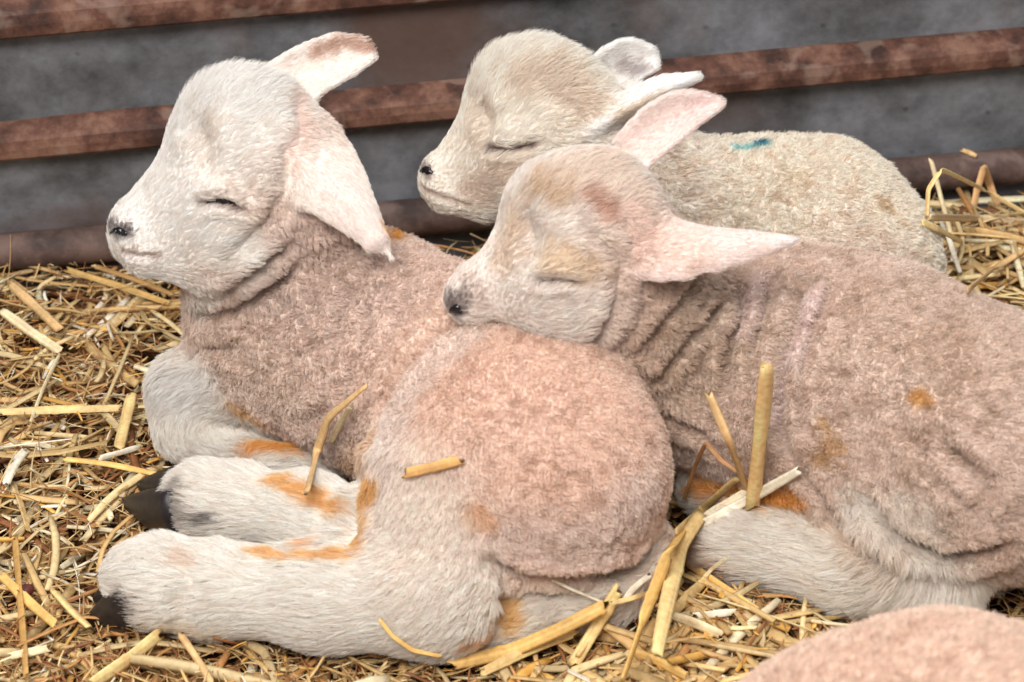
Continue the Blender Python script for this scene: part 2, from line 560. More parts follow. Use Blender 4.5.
#            len    lift  curl   clump  clumpS rad     dens
FUR = {
 'wool':  (.0045, .95, .0009, .0036, .66, .00015, 1.0),
 'rump':  (.0040, .90, .0008, .0027, .55, .00013, 1.0),
 'woolc': (.0042, .92, .0007, .0025, .50, .00014, 1.0),
 'neck':  (.0052, .80, .0010, .0038, .70, .00014, 1.0),
 'thigh': (.0080, .45, .0010, .0038, .50, .00012, 1.0),
 'thighc': (.0065, .60, .0010, .0034, .55, .00013, 1.0),
 'leg':   (.0115, .32, .0009, .0044, .58, .00011, 1.0),
 'tail':  (.0095, .40, .0009, .0040, .52, .00012, 1.0),
 'head':  (.0072, .36, .0006, .0034, .48, .00010, 1.2),
 'ear':   (.0042, .20, .0003, .0022, .30, .00009, 1.4),
}

def fur(B, C, density, name, mat, parent, origin, lenscale=None, skip=None, K=5):
    V, Q, N = B.V, B.Q, B.N
    a, b, c, d = V[Q[:, 0]], V[Q[:, 1]], V[Q[:, 2]], V[Q[:, 3]]
    area = .5 * np.linalg.norm(np.cross(c - a, d - b), axis=1)
    cen = (a + b + c + d) / 4; fn = unit(np.cross(c - a, d - b))
    wgt = np.where(fn @ VIEW > -.25, 1.0, .35)
    wgt *= np.where((cen[:, 2] < .012) & (fn[:, 2] < 0), 0.15, 1.0)
    groups = list(FUR)
    have = [g for g in groups if any(p[5] == g for p in B.prims)]
    n = rng.poisson(area * wgt * density)
    qi = np.repeat(np.arange(len(Q)), n); M = len(qi)
    u, v = rng.random(M), rng.random(M)
    def bil(A):
        A0, A1, A2, A3 = A[Q[qi, 0]], A[Q[qi, 1]], A[Q[qi, 2]], A[Q[qi, 3]]
        return (A0 * ((1 - u) * (1 - v))[:, None] + A1 * (u * (1 - v))[:, None] + A2 * (u * v)[:, None] + A3 * ((1 - u) * v)[:, None])
    P = bil(V); Nn = unit(bil(N)); col = bil(C)
    Wv = B.Wv; par = np.array([FUR[g] for g in have])
    pw = bil(Wv.T @ par) if True else None
    Lh, lift, curl, clump, clS, rad = [pw[:, i] for i in range(6)]
    if lenscale is not None: Lh = Lh * bil(lenscale[:, None])[:, 0]
    fl = bil(B.Fv)
    Tn = unit(fl - (fl * Nn).sum(1)[:, None] * Nn + 1e-6)
    # stray directions: strong in wool, weak on combed hair
    wild = np.clip(lift, .12, 1)[:, None]
    rv = np.stack([vnoise(P, .007, 11 + k) for k in range(3)], 1) + .35 * rng.normal(size=(M, 3))
    dirT = unit(Tn + rv * wild * 1.1)
    dirT = unit(dirT - (dirT * Nn).sum(1)[:, None] * Nn)
    L = Lh * rng.uniform(.6, 1.25, M)
    up = np.clip(lift * rng.uniform(.6, 1.4, M), .08, 1.3)
    if lenscale is not None: up = up * np.clip(.4 + .6 * bil(lenscale[:, None])[:, 0], .6, 1.7)
    # clump centres
    cs = clump.copy()
    lev = np.round(np.log(cs / .0024) / .28) ; cs = .0024 * np.exp(lev * .28)
    key = np.floor(P / cs[:, None] + .35 * np.stack([vnoise(P, .004, 31 + k) for k in range(3)], 1)).astype(np.int64)
    h = (key[:, 0] * 73856093 ^ key[:, 1] * 19349663 ^ key[:, 2] * 83492791 ^ lev.astype(np.int64) * 7919)
    _, inv = np.unique(h, return_inverse=True)
    cnt = np.bincount(inv)
    cc = np.stack([np.bincount(inv, P[:, k]) / cnt for k in range(3)], 1)[inv]
    cd = unit(np.stack([np.bincount(inv, dirT[:, k]) / cnt for k in range(3)], 1))[inv]
    cr = rng.random(cnt.shape)[inv]
    ph = rng.random(cnt.shape)[inv] * 6.283 + rng.normal(size=M) * .8
    B2 = np.cross(Nn, cd)
    pts = np.zeros((M, K, 3), np.float32)
    for i in range(K):
        t = i / (K - 1)
        own = P + Nn * (up * L * t * (1 - .45 * t) )[:, None] + dirT * (L * t * (.35 + .65 * t) * (1.1 - .6 * np.clip(up, 0, 1)))[:, None]
        ctr = cc + (Nn * (up * L * t * (1 - .3 * t))[:, None]) + cd * (L * t * (1.15 - .7 * np.clip(up, 0, 1)))[:, None]
        k = (clS * t ** .8)[:, None]
        p = own * (1 - k) + ctr * k
        an = ph + 3.6 * t
        p = p + (curl * min(1.0, t * 1.8))[:, None] * (np.cos(an)[:, None] * cd + np.sin(an)[:, None] * B2)
        pts[:, i] = p - Nn * (.0006 * (1 - t))
    col = col * (1 + .10 * rng.normal(size=M) + .16 * (cr - .5))[:, None]
    col = np.clip(col, 0, .95)
    if skip is not None:
        keep = ~skip(P)
        pts, col, rad = pts[keep], col[keep], rad[keep]; M = len(pts)
    hc = bpy.data.hair_curves.new(name)
    hc.add_curves([K] * M)
    hc.points.foreach_set('position', (pts - np.asarray(origin, np.float32)).ravel())
    tr = np.array([1, 1, .9, .7, .3]) if K == 5 else np.linspace(1, .3, K)
    hc.points.foreach_set('radius', (rad[:, None] * tr[None] * 1.15).astype(np.float32).ravel())
    at = hc.attributes.new('Col', 'FLOAT_COLOR', 'CURVE')
    c4 = np.ones((M, 4), np.float32); c4[:, :3] = col
    at.data.foreach_set('color', c4.ravel())
    hc.materials.append(mat)
    o = bpy.data.objects.new(name, hc); COL.objects.link(o); o.parent = parent
    return o, M

# hair and skin materials (colour from the animal's own coat pattern)
def coat_material(name, hair):
    m, nt, out = new_mat(name)
    at = nt.nodes.new('ShaderNodeAttribute'); at.attribute_name = 'Col'
    if hair:
        d = nt.nodes.new('ShaderNodeBsdfDiffuse'); tr = nt.nodes.new('ShaderNodeBsdfTranslucent')
        mx = nt.nodes.new('ShaderNodeMixShader'); mx.inputs[0].default_value = .28
        nt.links.new(at.outputs['Color'], d.inputs[0]); nt.links.new(at.outputs['Color'], tr.inputs[0])
        nt.links.new(d.outputs[0], mx.inputs[1]); nt.links.new(tr.outputs[0], mx.inputs[2])
        nt.links.new(mx.outputs[0], out.inputs[0])
    else:
        b = principled(nt, out, **{'Roughness': .95, 'Specular IOR Level': .1})
        nt.links.new(at.outputs['Color'], b.inputs['Base Color'])
        no = nt.nodes.new('ShaderNodeTexNoise'); no.inputs['Scale'].default_value = 420
        bp = nt.nodes.new('ShaderNodeBump'); bp.inputs['Strength'].default_value = .5; bp.inputs['Distance'].default_value = .001
        tc = nt.nodes.new('ShaderNodeTexCoord')
        nt.links.new(tc.outputs['Object'], no.inputs['Vector']); nt.links.new(no.outputs[0], bp.inputs['Height'])
        nt.links.new(bp.outputs[0], b.inputs['Normal'])
    return m
SKIN = coat_material('coat_skin', False); HAIR = coat_material('coat_hair', True)

def prep(B, base):
    """group weights, combing direction and coat colours per vertex"""
    have = [g for g in FUR if any(p[5] == g for p in B.prims)]
    B.have = have
    B.Wv = B.weights(B.V, have, .005)
    B.Fv = B.flow(B.V)
    C = np.zeros((len(B.V), 3))
    for g, w in zip(have, B.Wv):
        C += w[:, None] * np.asarray(base[g])
    return C

def bumps(B, amp=.0013, sc=.0062):
    """woolly unevenness of the fleece, wool groups only"""
    w = np.zeros(len(B.V))
    for g, x in zip(B.have, B.Wv):
        if g in ('wool', 'neck'): w += x
        elif g in ('woolc',): w += .7 * x
        elif g in ('rump', 'thighc'): w += .42 * x
        elif g in ('thigh', 'tail'): w += .4 * x
    B.V = B.V + B.N * (w * amp * (vnoise(B.V, sc, 5) + .8 * vnoise(B.V, sc * .55, 6)))[:, None]
    B.normals()

def dirt(B, C, amt, sc, seed, col=(.62, .54, .46), bias=.1):
    """dust and dung specks caught in the wool"""
    w = np.zeros(len(B.V))
    for g, x in zip(B.have, B.Wv):
        if g in ('wool', 'neck', 'woolc', 'thighc', 'rump'): w += x
    n = np.clip(vnoise(B.V, sc, seed) + .7 * vnoise(B.V, sc * .4, seed + 1) - bias, 0, 1) * w * amt
    C[:] = C * (1 - n[:, None] * (1 - np.array(col)))
S = srgb
def part_mesh(name, V, F, mat, parent, origin, **kw):
    return mesh_obj(name, V, F, mat, parent=parent, origin=origin, **kw)

def plain(name, col, rough=.6, spec=.4):
    m, nt, out = new_mat(name)
    b = principled(nt, out, **{'Roughness': rough, 'Specular IOR Level': spec})
    no = nt.nodes.new('ShaderNodeTexNoise'); no.inputs['Scale'].default_value = 160; no.inputs['Detail'].default_value = 4
    tc = nt.nodes.new('ShaderNodeTexCoord'); nt.links.new(tc.outputs['Object'], no.inputs['Vector'])
    r = nt.nodes.new('ShaderNodeValToRGB')
    r.color_ramp.elements[0].color = (*[c * .6 for c in col], 1); r.color_ramp.elements[1].color = (*[min(1, c * 1.5) for c in col], 1)
    r.color_ramp.elements[0].position = .3; r.color_ramp.elements[1].position = .7
    nt.links.new(no.outputs[0], r.inputs[0]); nt.links.new(r.outputs[0], b.inputs['Base Color'])
    bp = nt.nodes.new('ShaderNodeBump'); bp.inputs['Strength'].default_value = .4; bp.inputs['Distance'].default_value = .0006
    nt.links.new(no.outputs[0], bp.inputs['Height']); nt.links.new(bp.outputs[0], b.inputs['Normal'])
    return m
HOOF = plain('hoof_horn', S(38, 34, 36), .45)
LID = plain('eyelid_skin', S(70, 58, 60), .5)
EYE = plain('eye_dark', S(18, 15, 18), .15, .6)
NOSE = plain('nose_skin', S(60, 50, 50), .5)

def lash(B, poly, w, mat, parent, origin, name, lift=.4):
    """a slim almond strip lying in the eye slit"""
    P = surfpts(B, poly, 2.0)
    P = spline(P[::max(1, len(P) // 6)] if len(P) > 6 else P, 22)
    for _ in range(3): P[1:-1] = (P[:-2] + 2 * P[1:-1] + P[2:]) / 4
    P = P + VIEW * lift * B.s
    u = np.linspace(0, 1, len(P))
    rad = w * B.s * (np.sin(np.pi * u) ** .7 * .9 + .12)
    V, F = tube(P, rad, 10, .6, up=VIEW)
    return part_mesh(name, V, F, mat, parent, origin)

def hoof(P0, P1, r0, wdir, mat, parent, origin, split=True):
    """a cloven hoof: two tapering claws side by side, P0 coronet, P1 tip"""
    P0 = np.asarray(P0); P1 = np.asarray(P1)
    ax = unit(P1 - P0); wd = unit(wdir - (wdir @ ax) * ax); up = np.cross(ax, wd)
    if up[2] < 0: up = -up
    L = np.linalg.norm(P1 - P0)
    VV = []; FF = []
    for sg in (-1, 1):
        k = 12; n = 14
        V = []
        for i in range(k):
            t = i / (k - 1)
            c = P0 + ax * L * t * (1 + .0 * sg) + wd * sg * r0 * (.44 - .16 * t) - up * r0 * .18 * t
            hw = r0 * .52 * (1 - t ** 2.2 * .82); hh = r0 * .95 * (1 - .80 * t ** 1.2)
            for j in range(n):
                a = 2 * math.pi * j / n
                y = math.sin(a); x = math.cos(a)
                sy = y if y > 0 else max(y, -.55)   # flat sole
                V.append(c + wd * hw * np.sign(x) * abs(x) ** .8 + up * hh * sy)
        o = len(VV)
        VV += V
        for i in range(k - 1):
            for j in range(n):
                FF.append((o + i * n + j, o + i * n + (j + 1) % n, o + (i + 1) * n + (j + 1) % n, o + (i + 1) * n + j))
        FF.append(tuple(o + j for j in range(n))[::-1]); FF.append(tuple(o + (k - 1) * n + j for j in range(n)))
    return part_mesh('hoof', np.array(VV), FF, mat, parent, origin)

def nostril(B, poly, r, parent, origin):
    """dark slit of the nostril"""
    P = surfpts(B, poly, 1.5)
    P = spline(P, 14)
    P = P + VIEW * .3 * B.s
    u = np.linspace(0, 1, len(P))
    V, F = tube(P, r * B.s * (np.sin(np.pi * (u * .85 + .08)) ** .8 * .9 + .1), 10, .6, up=VIEW)
    return part_mesh('nostril', V, F, EYE, parent, origin)

DENS = 2.3e6
def finish(B, C, label, group=None, lenscale=None, skip=None, dens=1.0):
    lo, hi = B.V.min(0), B.V.max(0)
    org = np.array([(lo[0] + hi[0]) / 2, (lo[1] + hi[1]) / 2, 0.0])
    o = mesh_obj('lamb', B.V, B.Q, SKIN, colors=C * .82, origin=org)
    tag(o, label, 'lamb', group)
    f, M = fur(B, C, DENS * dens, 'fleece', HAIR, o, org, lenscale, skip)
    print('lamb', len(B.V), 'strands', M)
    B.obj, B.org = o, org
    return o

ORANGE = S(240, 180, 104)

# ---------------------------------------------------------------- lamb A
A = lamb_a()
# folds of the fleece on neck and flank
for poly, dp, w in [
    ([(388, 250), (352, 290), (338, 330), (325, 375), (328, 410), (300, 425)], 9, 7),
    ([(360, 290), (372, 330), (352, 380), (345, 410)], 5, 6),
    ([(192, 318), (232, 306), (262, 290), (300, 262)], 7, 7),
    ([(200, 345), (240, 352), (262, 375)], 5, 6),
    ([(225, 290), (260, 268), (290, 240)], 6, 6),
    ([(300, 315), (318, 350), (300, 395)], 5, 6),
    ([(420, 262), (405, 300), (380, 350)], 4, 7),
    ([(478, 318), (440, 335), (405, 375), (382, 430), (362, 500), (352, 540)], 15, 9),
    ([(352, 540), (300, 552), (240, 545)], 5, 6),
    ([(486, 560), (520, 572), (570, 575), (625, 566), (655, 545)], 12, 8),
    ([(500, 578), (504, 600), (494, 620)], 6, 7),
    ([(198, 572), (188, 600), (192, 622)], 3.5, 7),
    ([(238, 345), (205, 352), (180, 362)], 3, 6)]:
    crease(A, poly, dp * 1.35, w * 1.15, .5)
# face
crease(A, [(286, 140), (288, 172), (280, 205), (255, 235), (225, 262)], 10, 9, .3)
crease(A, [(292, 100), (300, 125), (296, 150)], 4, 7, .3)
crease(A, [(196, 205), (215, 201), (228, 202), (244, 209)], 8, 5.5, .7)
crease(A, [(196, 190), (220, 186), (244, 194)], -4, 9, 0)
crease(A, [(212, 182)], -3, 16, 0)
crease(A, [(192, 120), (203, 150), (206, 182)], 6, 11, .3)
crease(A, [(250, 110), (262, 135), (275, 150)], 3, 8, .3)
crease(A, [(120, 250), (138, 258), (160, 256)], 3, 3, .3)
crease(A, [(116, 230), (124, 231)], 3, 4, .4)
baseA = dict(rump=S(246, 221, 206), wool=S(239, 218, 206), neck=S(240, 220, 208), thigh=S(248, 234, 223), leg=S(251, 242, 233), tail=S(247, 233, 222),
             head=S(251, 244, 238), ear=S(250, 238, 230))
C = prep(A, baseA)
x, y, t = proj(A.V)
# pink bare-looking wool of the rump
paint(A, C, [(440, 390), (520, 380), (600, 420), (560, 480)], 70, S(245, 214, 196), .6, .25, 4)
paint(A, C, [(470, 330), (400, 400), (380, 460)], 22, S(240, 226, 218), .7, .4, 9)
paint(A, C, [(640, 500), (600, 545), (520, 540)], 34, S(240, 224, 216), .6, .4, 5)
paint(A, C, [(230, 350), (290, 400)], 34, S(228, 210, 195), .5, .5, 6)
paint(A, C, [(300, 240), (330, 300), (400, 300)], 34, S(232, 212, 202), .5, .5, 7)
paint(A, C, [(240, 285), (290, 300)], 22, S(218, 200, 190), .5, .6, 8)
# white shoulder and knee
paint(A, C, [(165, 385), (200, 385)], 28, S(240, 236, 232), .9, .3, 10)
paint(A, C, [(205, 290), (195, 310)], 14, S(236, 228, 220), .9, .3, 12)
# orange marking
paint(A, C, [(236, 405), (262, 420)], 8, S(216, 170, 104), .8, .7, 13)
paint(A, C, [(240, 450), (262, 448), (296, 444)], 12, ORANGE, 1, .35, 14)
paint(A, C, [(282, 480), (310, 493), (345, 510)], 10, S(242, 190, 120), .9, .35, 15)
paint(A, C, [(262, 552), (300, 555), (352, 556)], 6, S(240, 190, 122), .85, .5, 16)
paint(A, C, [(368, 480), (360, 510), (362, 540)], 12, S(232, 184, 116), .9, .6, 17)
paint(A, C, [(345, 470), (372, 440)], 12, S(214, 172, 120), .5, .6, 18)
paint(A, C, [(385, 226), (400, 230)], 9, S(228, 166, 70), 1, .5, 19)
paint(A, C, [(610, 592), (570, 606), (530, 612)], 22, S(251, 240, 230), .9, .3, 120)
paint(A, C, [(512, 600), (518, 618)], 12, S(243, 200, 128), .85, .5, 20)
paint(A, C, [(474, 638), (492, 628)], 8, S(222, 172, 116), .8, .5, 21)
paint(A, C, [(478, 512), (486, 520)], 10, S(228, 176, 120), .5, .5, 22)
paint(A, C, [(310, 540)], 12, S(232, 170, 104), .6, .5, 23)
# grey and brown touches on the feet
paint(A, C, [(205, 520), (218, 518)], 6, S(90, 84, 84), .8, .5, 24)
paint(A, C, [(180, 490), (186, 515)], 11, S(150, 138, 130), .7, .6, 25)
paint(A, C, [(128, 598), (140, 610)], 9, S(150, 136, 128), .7, .6, 26)
paint(A, C, [(186, 558), (194, 562)], 9, S(230, 208, 190), .7, .5, 27)
paint(A, C, [(150, 625), (230, 634)], 8, S(216, 190, 140), .4, .6, 28)
# face
paint(A, C, [(292, 95), (300, 130), (290, 160)], 12, S(240, 218, 208), .8, .6, 30)
paint(A, C, [(210, 130), (200, 160)], 16, S(234, 222, 212), .5, .6, 31)
paint(A, C, [(330, 180), (372, 236)], 22, S(246, 230, 224), .8, .3, 32)
paint(A, C, [(316, 52), (342, 42), (370, 48)], 8, S(206, 172, 154), .9, .3, 33)
paint(A, C, [(198, 206), (215, 203), (242, 209)], 5, S(164, 136, 130), .8, .4, 34)
paint(A, C, [(111, 228), (117, 234), (128, 231)], 7, S(96, 84, 84), .85, .4, 35)
paint(A, C, [(122, 250), (158, 257)], 3.5, S(176, 150, 140), .7, .4, 36)
bumps(A, .0021, .0056)
dirt(A, C, .7, .006, 90)
len_a = np.ones(len(A.V))
D, _ = polydist(A.V, surfpts(A, [(190, 85), (230, 75), (265, 82)]), .03); len_a += 1.1 * np.exp(-(D / .022) ** 2)
D, _ = polydist(A.V, surfpts(A, [(125, 225), (140, 250)]), .03); len_a -= .5 * np.exp(-(D / .022) ** 2)
D, _ = polydist(A.V, surfpts(A, [(190, 170), (225, 205)]), .03); len_a -= .35 * np.exp(-(D / .02) ** 2)
oA = finish(A, C, 'pinkish-white lamb curled in front, head raised to the left, hind feet stretched out', 'lambs huddled on the straw', len_a)
lash(A, [(206, 204), (217, 200), (227, 202), (240, 208)], 4.6, EYE, oA, A.org, 'eye')
nostril(A, [(111, 234), (118, 231), (128, 234)], 4.6, oA, A.org)
za = lambda x, y, z: at_z(x, y, z)
hoof(za(150, 592, .028), za(90, 606, .010), .0265, np.array([.2, 1, .3]), HOOF, oA, A.org)
hoof(za(202, 506, .040), za(130, 490, .022), .029, np.array([.2, 1, .2]), HOOF, oA, A.org)
hoof(za(314, 468, .026), za(334, 486, .014), .012, np.array([.3, 1, .2]), HOOF, oA, A.org)

# ---------------------------------------------------------------- lamb C
Cc = lamb_c()
for poly, dp, w in [
    ([(735, 285), (742, 315), (730, 355), (728, 400)], 10, 7),
    ([(808, 270), (800, 310), (785, 360), (782, 420), (792, 462)], 13, 8),
    ([(832, 285), (812, 330), (800, 380), (800, 430)], 6, 6),
    ([(725, 300), (690, 335), (655, 380)], 9, 7),
    ([(700, 275), (668, 312), (640, 350)], 7, 7),
    ([(765, 280), (765, 320), (755, 360)], 5, 6),
    ([(655, 412), (700, 430), (725, 450)], 8, 7),
    ([(935, 440), (962, 462), (992, 488)], 10, 9),
    ([(905, 425), (930, 470), (975, 512)], 5, 8),
    ([(870, 500), (900, 535), (950, 552), (1010, 545)], 13, 8),
    ([(800, 470), (820, 492), (850, 530)], 7, 7),
    ([(750, 500), (790, 506), (840, 532), (888, 566)], 6, 6),
    ([(870, 548), (900, 570), (905, 600)], 3, 8)]:
    crease(Cc, poly, dp * 1.45, w * 1.1, .6)
crease(Cc, [(600, 240), (618, 262), (617, 300), (602, 336), (575, 350)], 9, 8, .3)
crease(Cc, [(622, 215), (632, 240), (628, 275)], 6, 9, .3)
crease(Cc, [(530, 282), (545, 280), (560, 279), (579, 284)], 8, 5, .7)
crease(Cc, [(535, 266), (560, 262), (582, 268)], -4, 9, 0)
crease(Cc, [(520, 212), (530, 240), (528, 270)], 6, 10, .3)
crease(Cc, [(560, 190), (575, 225), (600, 245)], 3, 9, .3)
crease(Cc, [(455, 312), (470, 318), (485, 318)], 2, 3, .3)
crease(Cc, [(590, 196), (604, 212)], 4, 9, .3)
baseC = dict(woolc=S(237, 217, 204), neck=S(233, 212, 197), thighc=S(243, 228, 216), leg=S(251, 241, 231), tail=S(240, 226, 218),
             head=S(248, 236, 228), ear=S(248, 229, 222))
C = prep(Cc, baseC)
paint(Cc, C, [(700, 300), (680, 380), (740, 340)], 40, S(220, 200, 182), .6, .5, 40)
paint(Cc, C, [(760, 280), (740, 330)], 14, S(236, 216, 210), .6, .5, 41)
paint(Cc, C, [(820, 290), (790, 350), (775, 420)], 10, S(238, 218, 214), .7, .5, 42)
paint(Cc, C, [(900, 330), (960, 360)], 50, S(238, 216, 200), .5, .4, 43)
paint(Cc, C, [(912, 396), (926, 398)], 8, S(228, 180, 112), .9, .4, 44)
paint(Cc, C, [(824, 425), (832, 450), (822, 456)], 10, S(222, 184, 132), .7, .8, 45)
paint(Cc, C, [(700, 482), (750, 494), (796, 496)], 15, S(240, 180, 104), 1, .4, 46)
paint(Cc, C, [(730, 510), (800, 512), (860, 550)], 4, S(226, 192, 146), .6, .6, 47)
paint(Cc, C, [(702, 545), (712, 562), (735, 575)], 12, S(196, 166, 138), .8, .5, 48)
paint(Cc, C, [(940, 300), (1000, 360), (900, 350)], 60, S(216, 198, 182), .25, .9, 49)
paint(Cc, C, [(865, 505), (920, 530), (940, 570)], 26, S(246, 238, 230), .9, .5, 61)
# face
paint(Cc, C, [(560, 175), (600, 165), (630, 190)], 28, S(242, 224, 210), .8, .4, 50)
paint(Cc, C, [(530, 190), (552, 196)], 14, S(222, 198, 168), .75, .7, 51)
paint(Cc, C, [(588, 198), (604, 212)], 11, S(214, 176, 156), .9, .4, 52)
paint(Cc, C, [(550, 262), (582, 268)], 16, S(236, 214, 186), .75, .6, 53)
paint(Cc, C, [(510, 230), (505, 260)], 16, S(232, 212, 192), .75, .5, 54)
paint(Cc, C, [(630, 220), (650, 250), (690, 250)], 20, S(242, 218, 206), .8, .4, 55)
paint(Cc, C, [(680, 125), (700, 108)], 12, S(246, 222, 218), .7, .3, 56)
paint(Cc, C, [(770, 240), (794, 241)], 6, S(246, 236, 232), .9, .3, 57)
paint(Cc, C, [(449, 300), (455, 312), (462, 296)], 10, S(120, 104, 102), .85, .4, 58)
paint(Cc, C, [(470, 285), (480, 300)], 12, S(206, 186, 174), .6, .4, 59)
paint(Cc, C, [(536, 283), (574, 284)], 4.5, S(160, 130, 120), .8, .4, 60)
bumps(Cc, .0017, .0056)
dirt(Cc, C, .8, .0045, 92)
dirt(Cc, C, .9, .0022, 192, (.5, .42, .36), .75)
dirt(Cc, C, .5, .03, 292, (.72, .62, .52), .1)
len_c = np.ones(len(Cc.V))
D, _ = polydist(Cc.V, surfpts(Cc, [(455, 300), (485, 280), (490, 310)]), .03); len_c -= .5 * np.exp(-(D / .024) ** 2)
D, _ = polydist(Cc.V, surfpts(Cc, [(525, 185), (560, 165), (610, 155)]), .03); len_c += .6 * np.exp(-(D / .02) ** 2)
D, _ = polydist(Cc.V, surfpts(Cc, [(720, 545), (900, 580), (960, 600)]), .05); len_c += .6 * np.exp(-(D / .03) ** 2)
oC = finish(Cc, C, 'sleeping lamb at the right, its chin resting on the rump of another lamb', 'lambs huddled on the straw', len_c)
lash(Cc, [(535, 283), (548, 280), (562, 279), (577, 283)], 1.7, LID, oC, Cc.org, 'closed_eye')
nostril(Cc, [(450, 312), (456, 308), (462, 311)], 4.0, oC, Cc.org)
hoof(za(722, 548, .03), za(694, 562, .014), .0145, np.array([.2, 1, .4]), HOOF, oC, Cc.org)
hoof(za(706, 492, .03), za(680, 498, .016), .012, np.array([.2, 1, .3]), HOOF, oC, Cc.org)

# ---------------------------------------------------------------- lamb B
Bb = lamb_b()
crease(Bb, [(582, 120), (590, 150), (578, 185), (545, 215)], 4, 9, .3)
crease(Bb, [(484, 149), (500, 151), (520, 148), (538, 143)], 5, 4.5, .7)
crease(Bb, [(486, 134), (510, 130), (535, 130)], -4, 9, 0)
crease(Bb, [(474, 100), (486, 124), (484, 145)], 6, 10, .3)
crease(Bb, [(525, 70), (545, 95), (575, 110)], 3, 8, .3)
crease(Bb, [(422, 188), (440, 198), (468, 205)], 3, 3, .3)
baseB = dict(wool=S(250, 238, 224), neck=S(248, 236, 224), thigh=S(246, 234, 220), leg=S(248, 238, 228), head=S(250, 240, 229), ear=S(252, 247, 243))
C = prep(Bb, baseB)
paint(Bb, C, [(525, 80), (555, 75), (580, 100)], 22, S(228, 210, 192), .65, .5, 70)
paint(Bb, C, [(480, 110), (474, 140)], 14, S(230, 216, 202), .6, .5, 71)
paint(Bb, C, [(515, 170), (470, 190)], 18, S(220, 198, 180), .5, .5, 72)
paint(Bb, C, [(625, 66), (638, 72)], 11, S(186, 176, 174), .9, .3, 73)
paint(Bb, C, [(620, 115), (660, 100)], 12, S(222, 200, 176), .7, .4, 74)
paint(Bb, C, [(736, 149), (750, 148), (765, 147)], 7, S(150, 215, 215), .8, .5, 75)
paint(Bb, C, [(757, 146), (764, 145)], 4.5, S(30, 130, 165), .95, .35, 76)
paint(Bb, C, [(786, 170), (800, 190)], 10, S(236, 220, 198), .5, .7, 77)
paint(Bb, C, [(878, 200), (890, 212)], 6, S(214, 188, 152), .7, .7, 78)
paint(Bb, C, [(840, 240), (900, 270)], 30, S(236, 220, 210), .5, .5, 79)
paint(Bb, C, [(422, 168), (427, 174)], 6, S(120, 98, 96), .8, .4, 80)
paint(Bb, C, [(424, 190), (466, 205)], 3.5, S(186, 160, 148), .7, .4, 81)
paint(Bb, C, [(488, 150), (530, 147)], 5, S(140, 116, 110), .85, .4, 82)
bumps(Bb, .0018, .0058)
dirt(Bb, C, .6, .006, 94, (.7, .6, .48))
len_b = np.ones(len(Bb.V))
D, _ = polydist(Bb.V, surfpts(Bb, [(480, 60), (530, 45), (575, 60)]), .03); len_b += 1.1 * np.exp(-(D / .024) ** 2)
D, _ = polydist(Bb.V, surfpts(Bb, [(430, 165), (445, 195)]), .03); len_b -= .5 * np.exp(-(D / .024) ** 2)
oB = finish(Bb, C, 'cream lamb at the back against the wall, with a blue mark on its back', 'lambs huddled on the straw', len_b, dens=.8)
lash(Bb, [(488, 150), (500, 152), (516, 149), (534, 143)], 1.6, LID, oB, Bb.org, 'closed_eye')
nostril(Bb, [(421, 172), (426, 170), (432, 173)], 4.0, oB, Bb.org)

# ---------------------------------------------------------------- lamb D
Dd = lamb_d()
baseD = dict(wool=S(244, 219, 202), neck=S(220, 190, 176), thigh=S(226, 200, 188), leg=S(236, 226, 216), head=S(236, 224, 212), ear=S(238, 216, 206))
C = prep(Dd, baseD)
bumps(Dd)
dirt(Dd, C, .6, .0045, 96)
oD = finish(Dd, C, 'pink woolly back of a lamb lying closest, cut off by the bottom edge', 'lambs huddled on the straw', dens=.8)
LAMBS = [A, Cc, Bb, Dd]
# ------------------------------------------------------------------ wall of galvanised sheet with rusty rails
P0 = at_z(0, 268, 0.0); P1 = at_z(1024, 198, 0.0)
WD = unit((P1 - P0) * [1, 1, 0]); WN = np.array([WD[1], -WD[0], 0.0])     # WN points at the camera side
if WN[1] > 0: WN = -WN
def on_wall(px, py, out_):
    """height where the ray meets the plane standing out_ in front of the wall, and distance along"""
    d = ray(px, py); c = P0 + WN * out_
    t = ((c - CAM) @ WN) / (d @ WN)
    p = CAM + d * t
    return p[2], (p - P0) @ WD

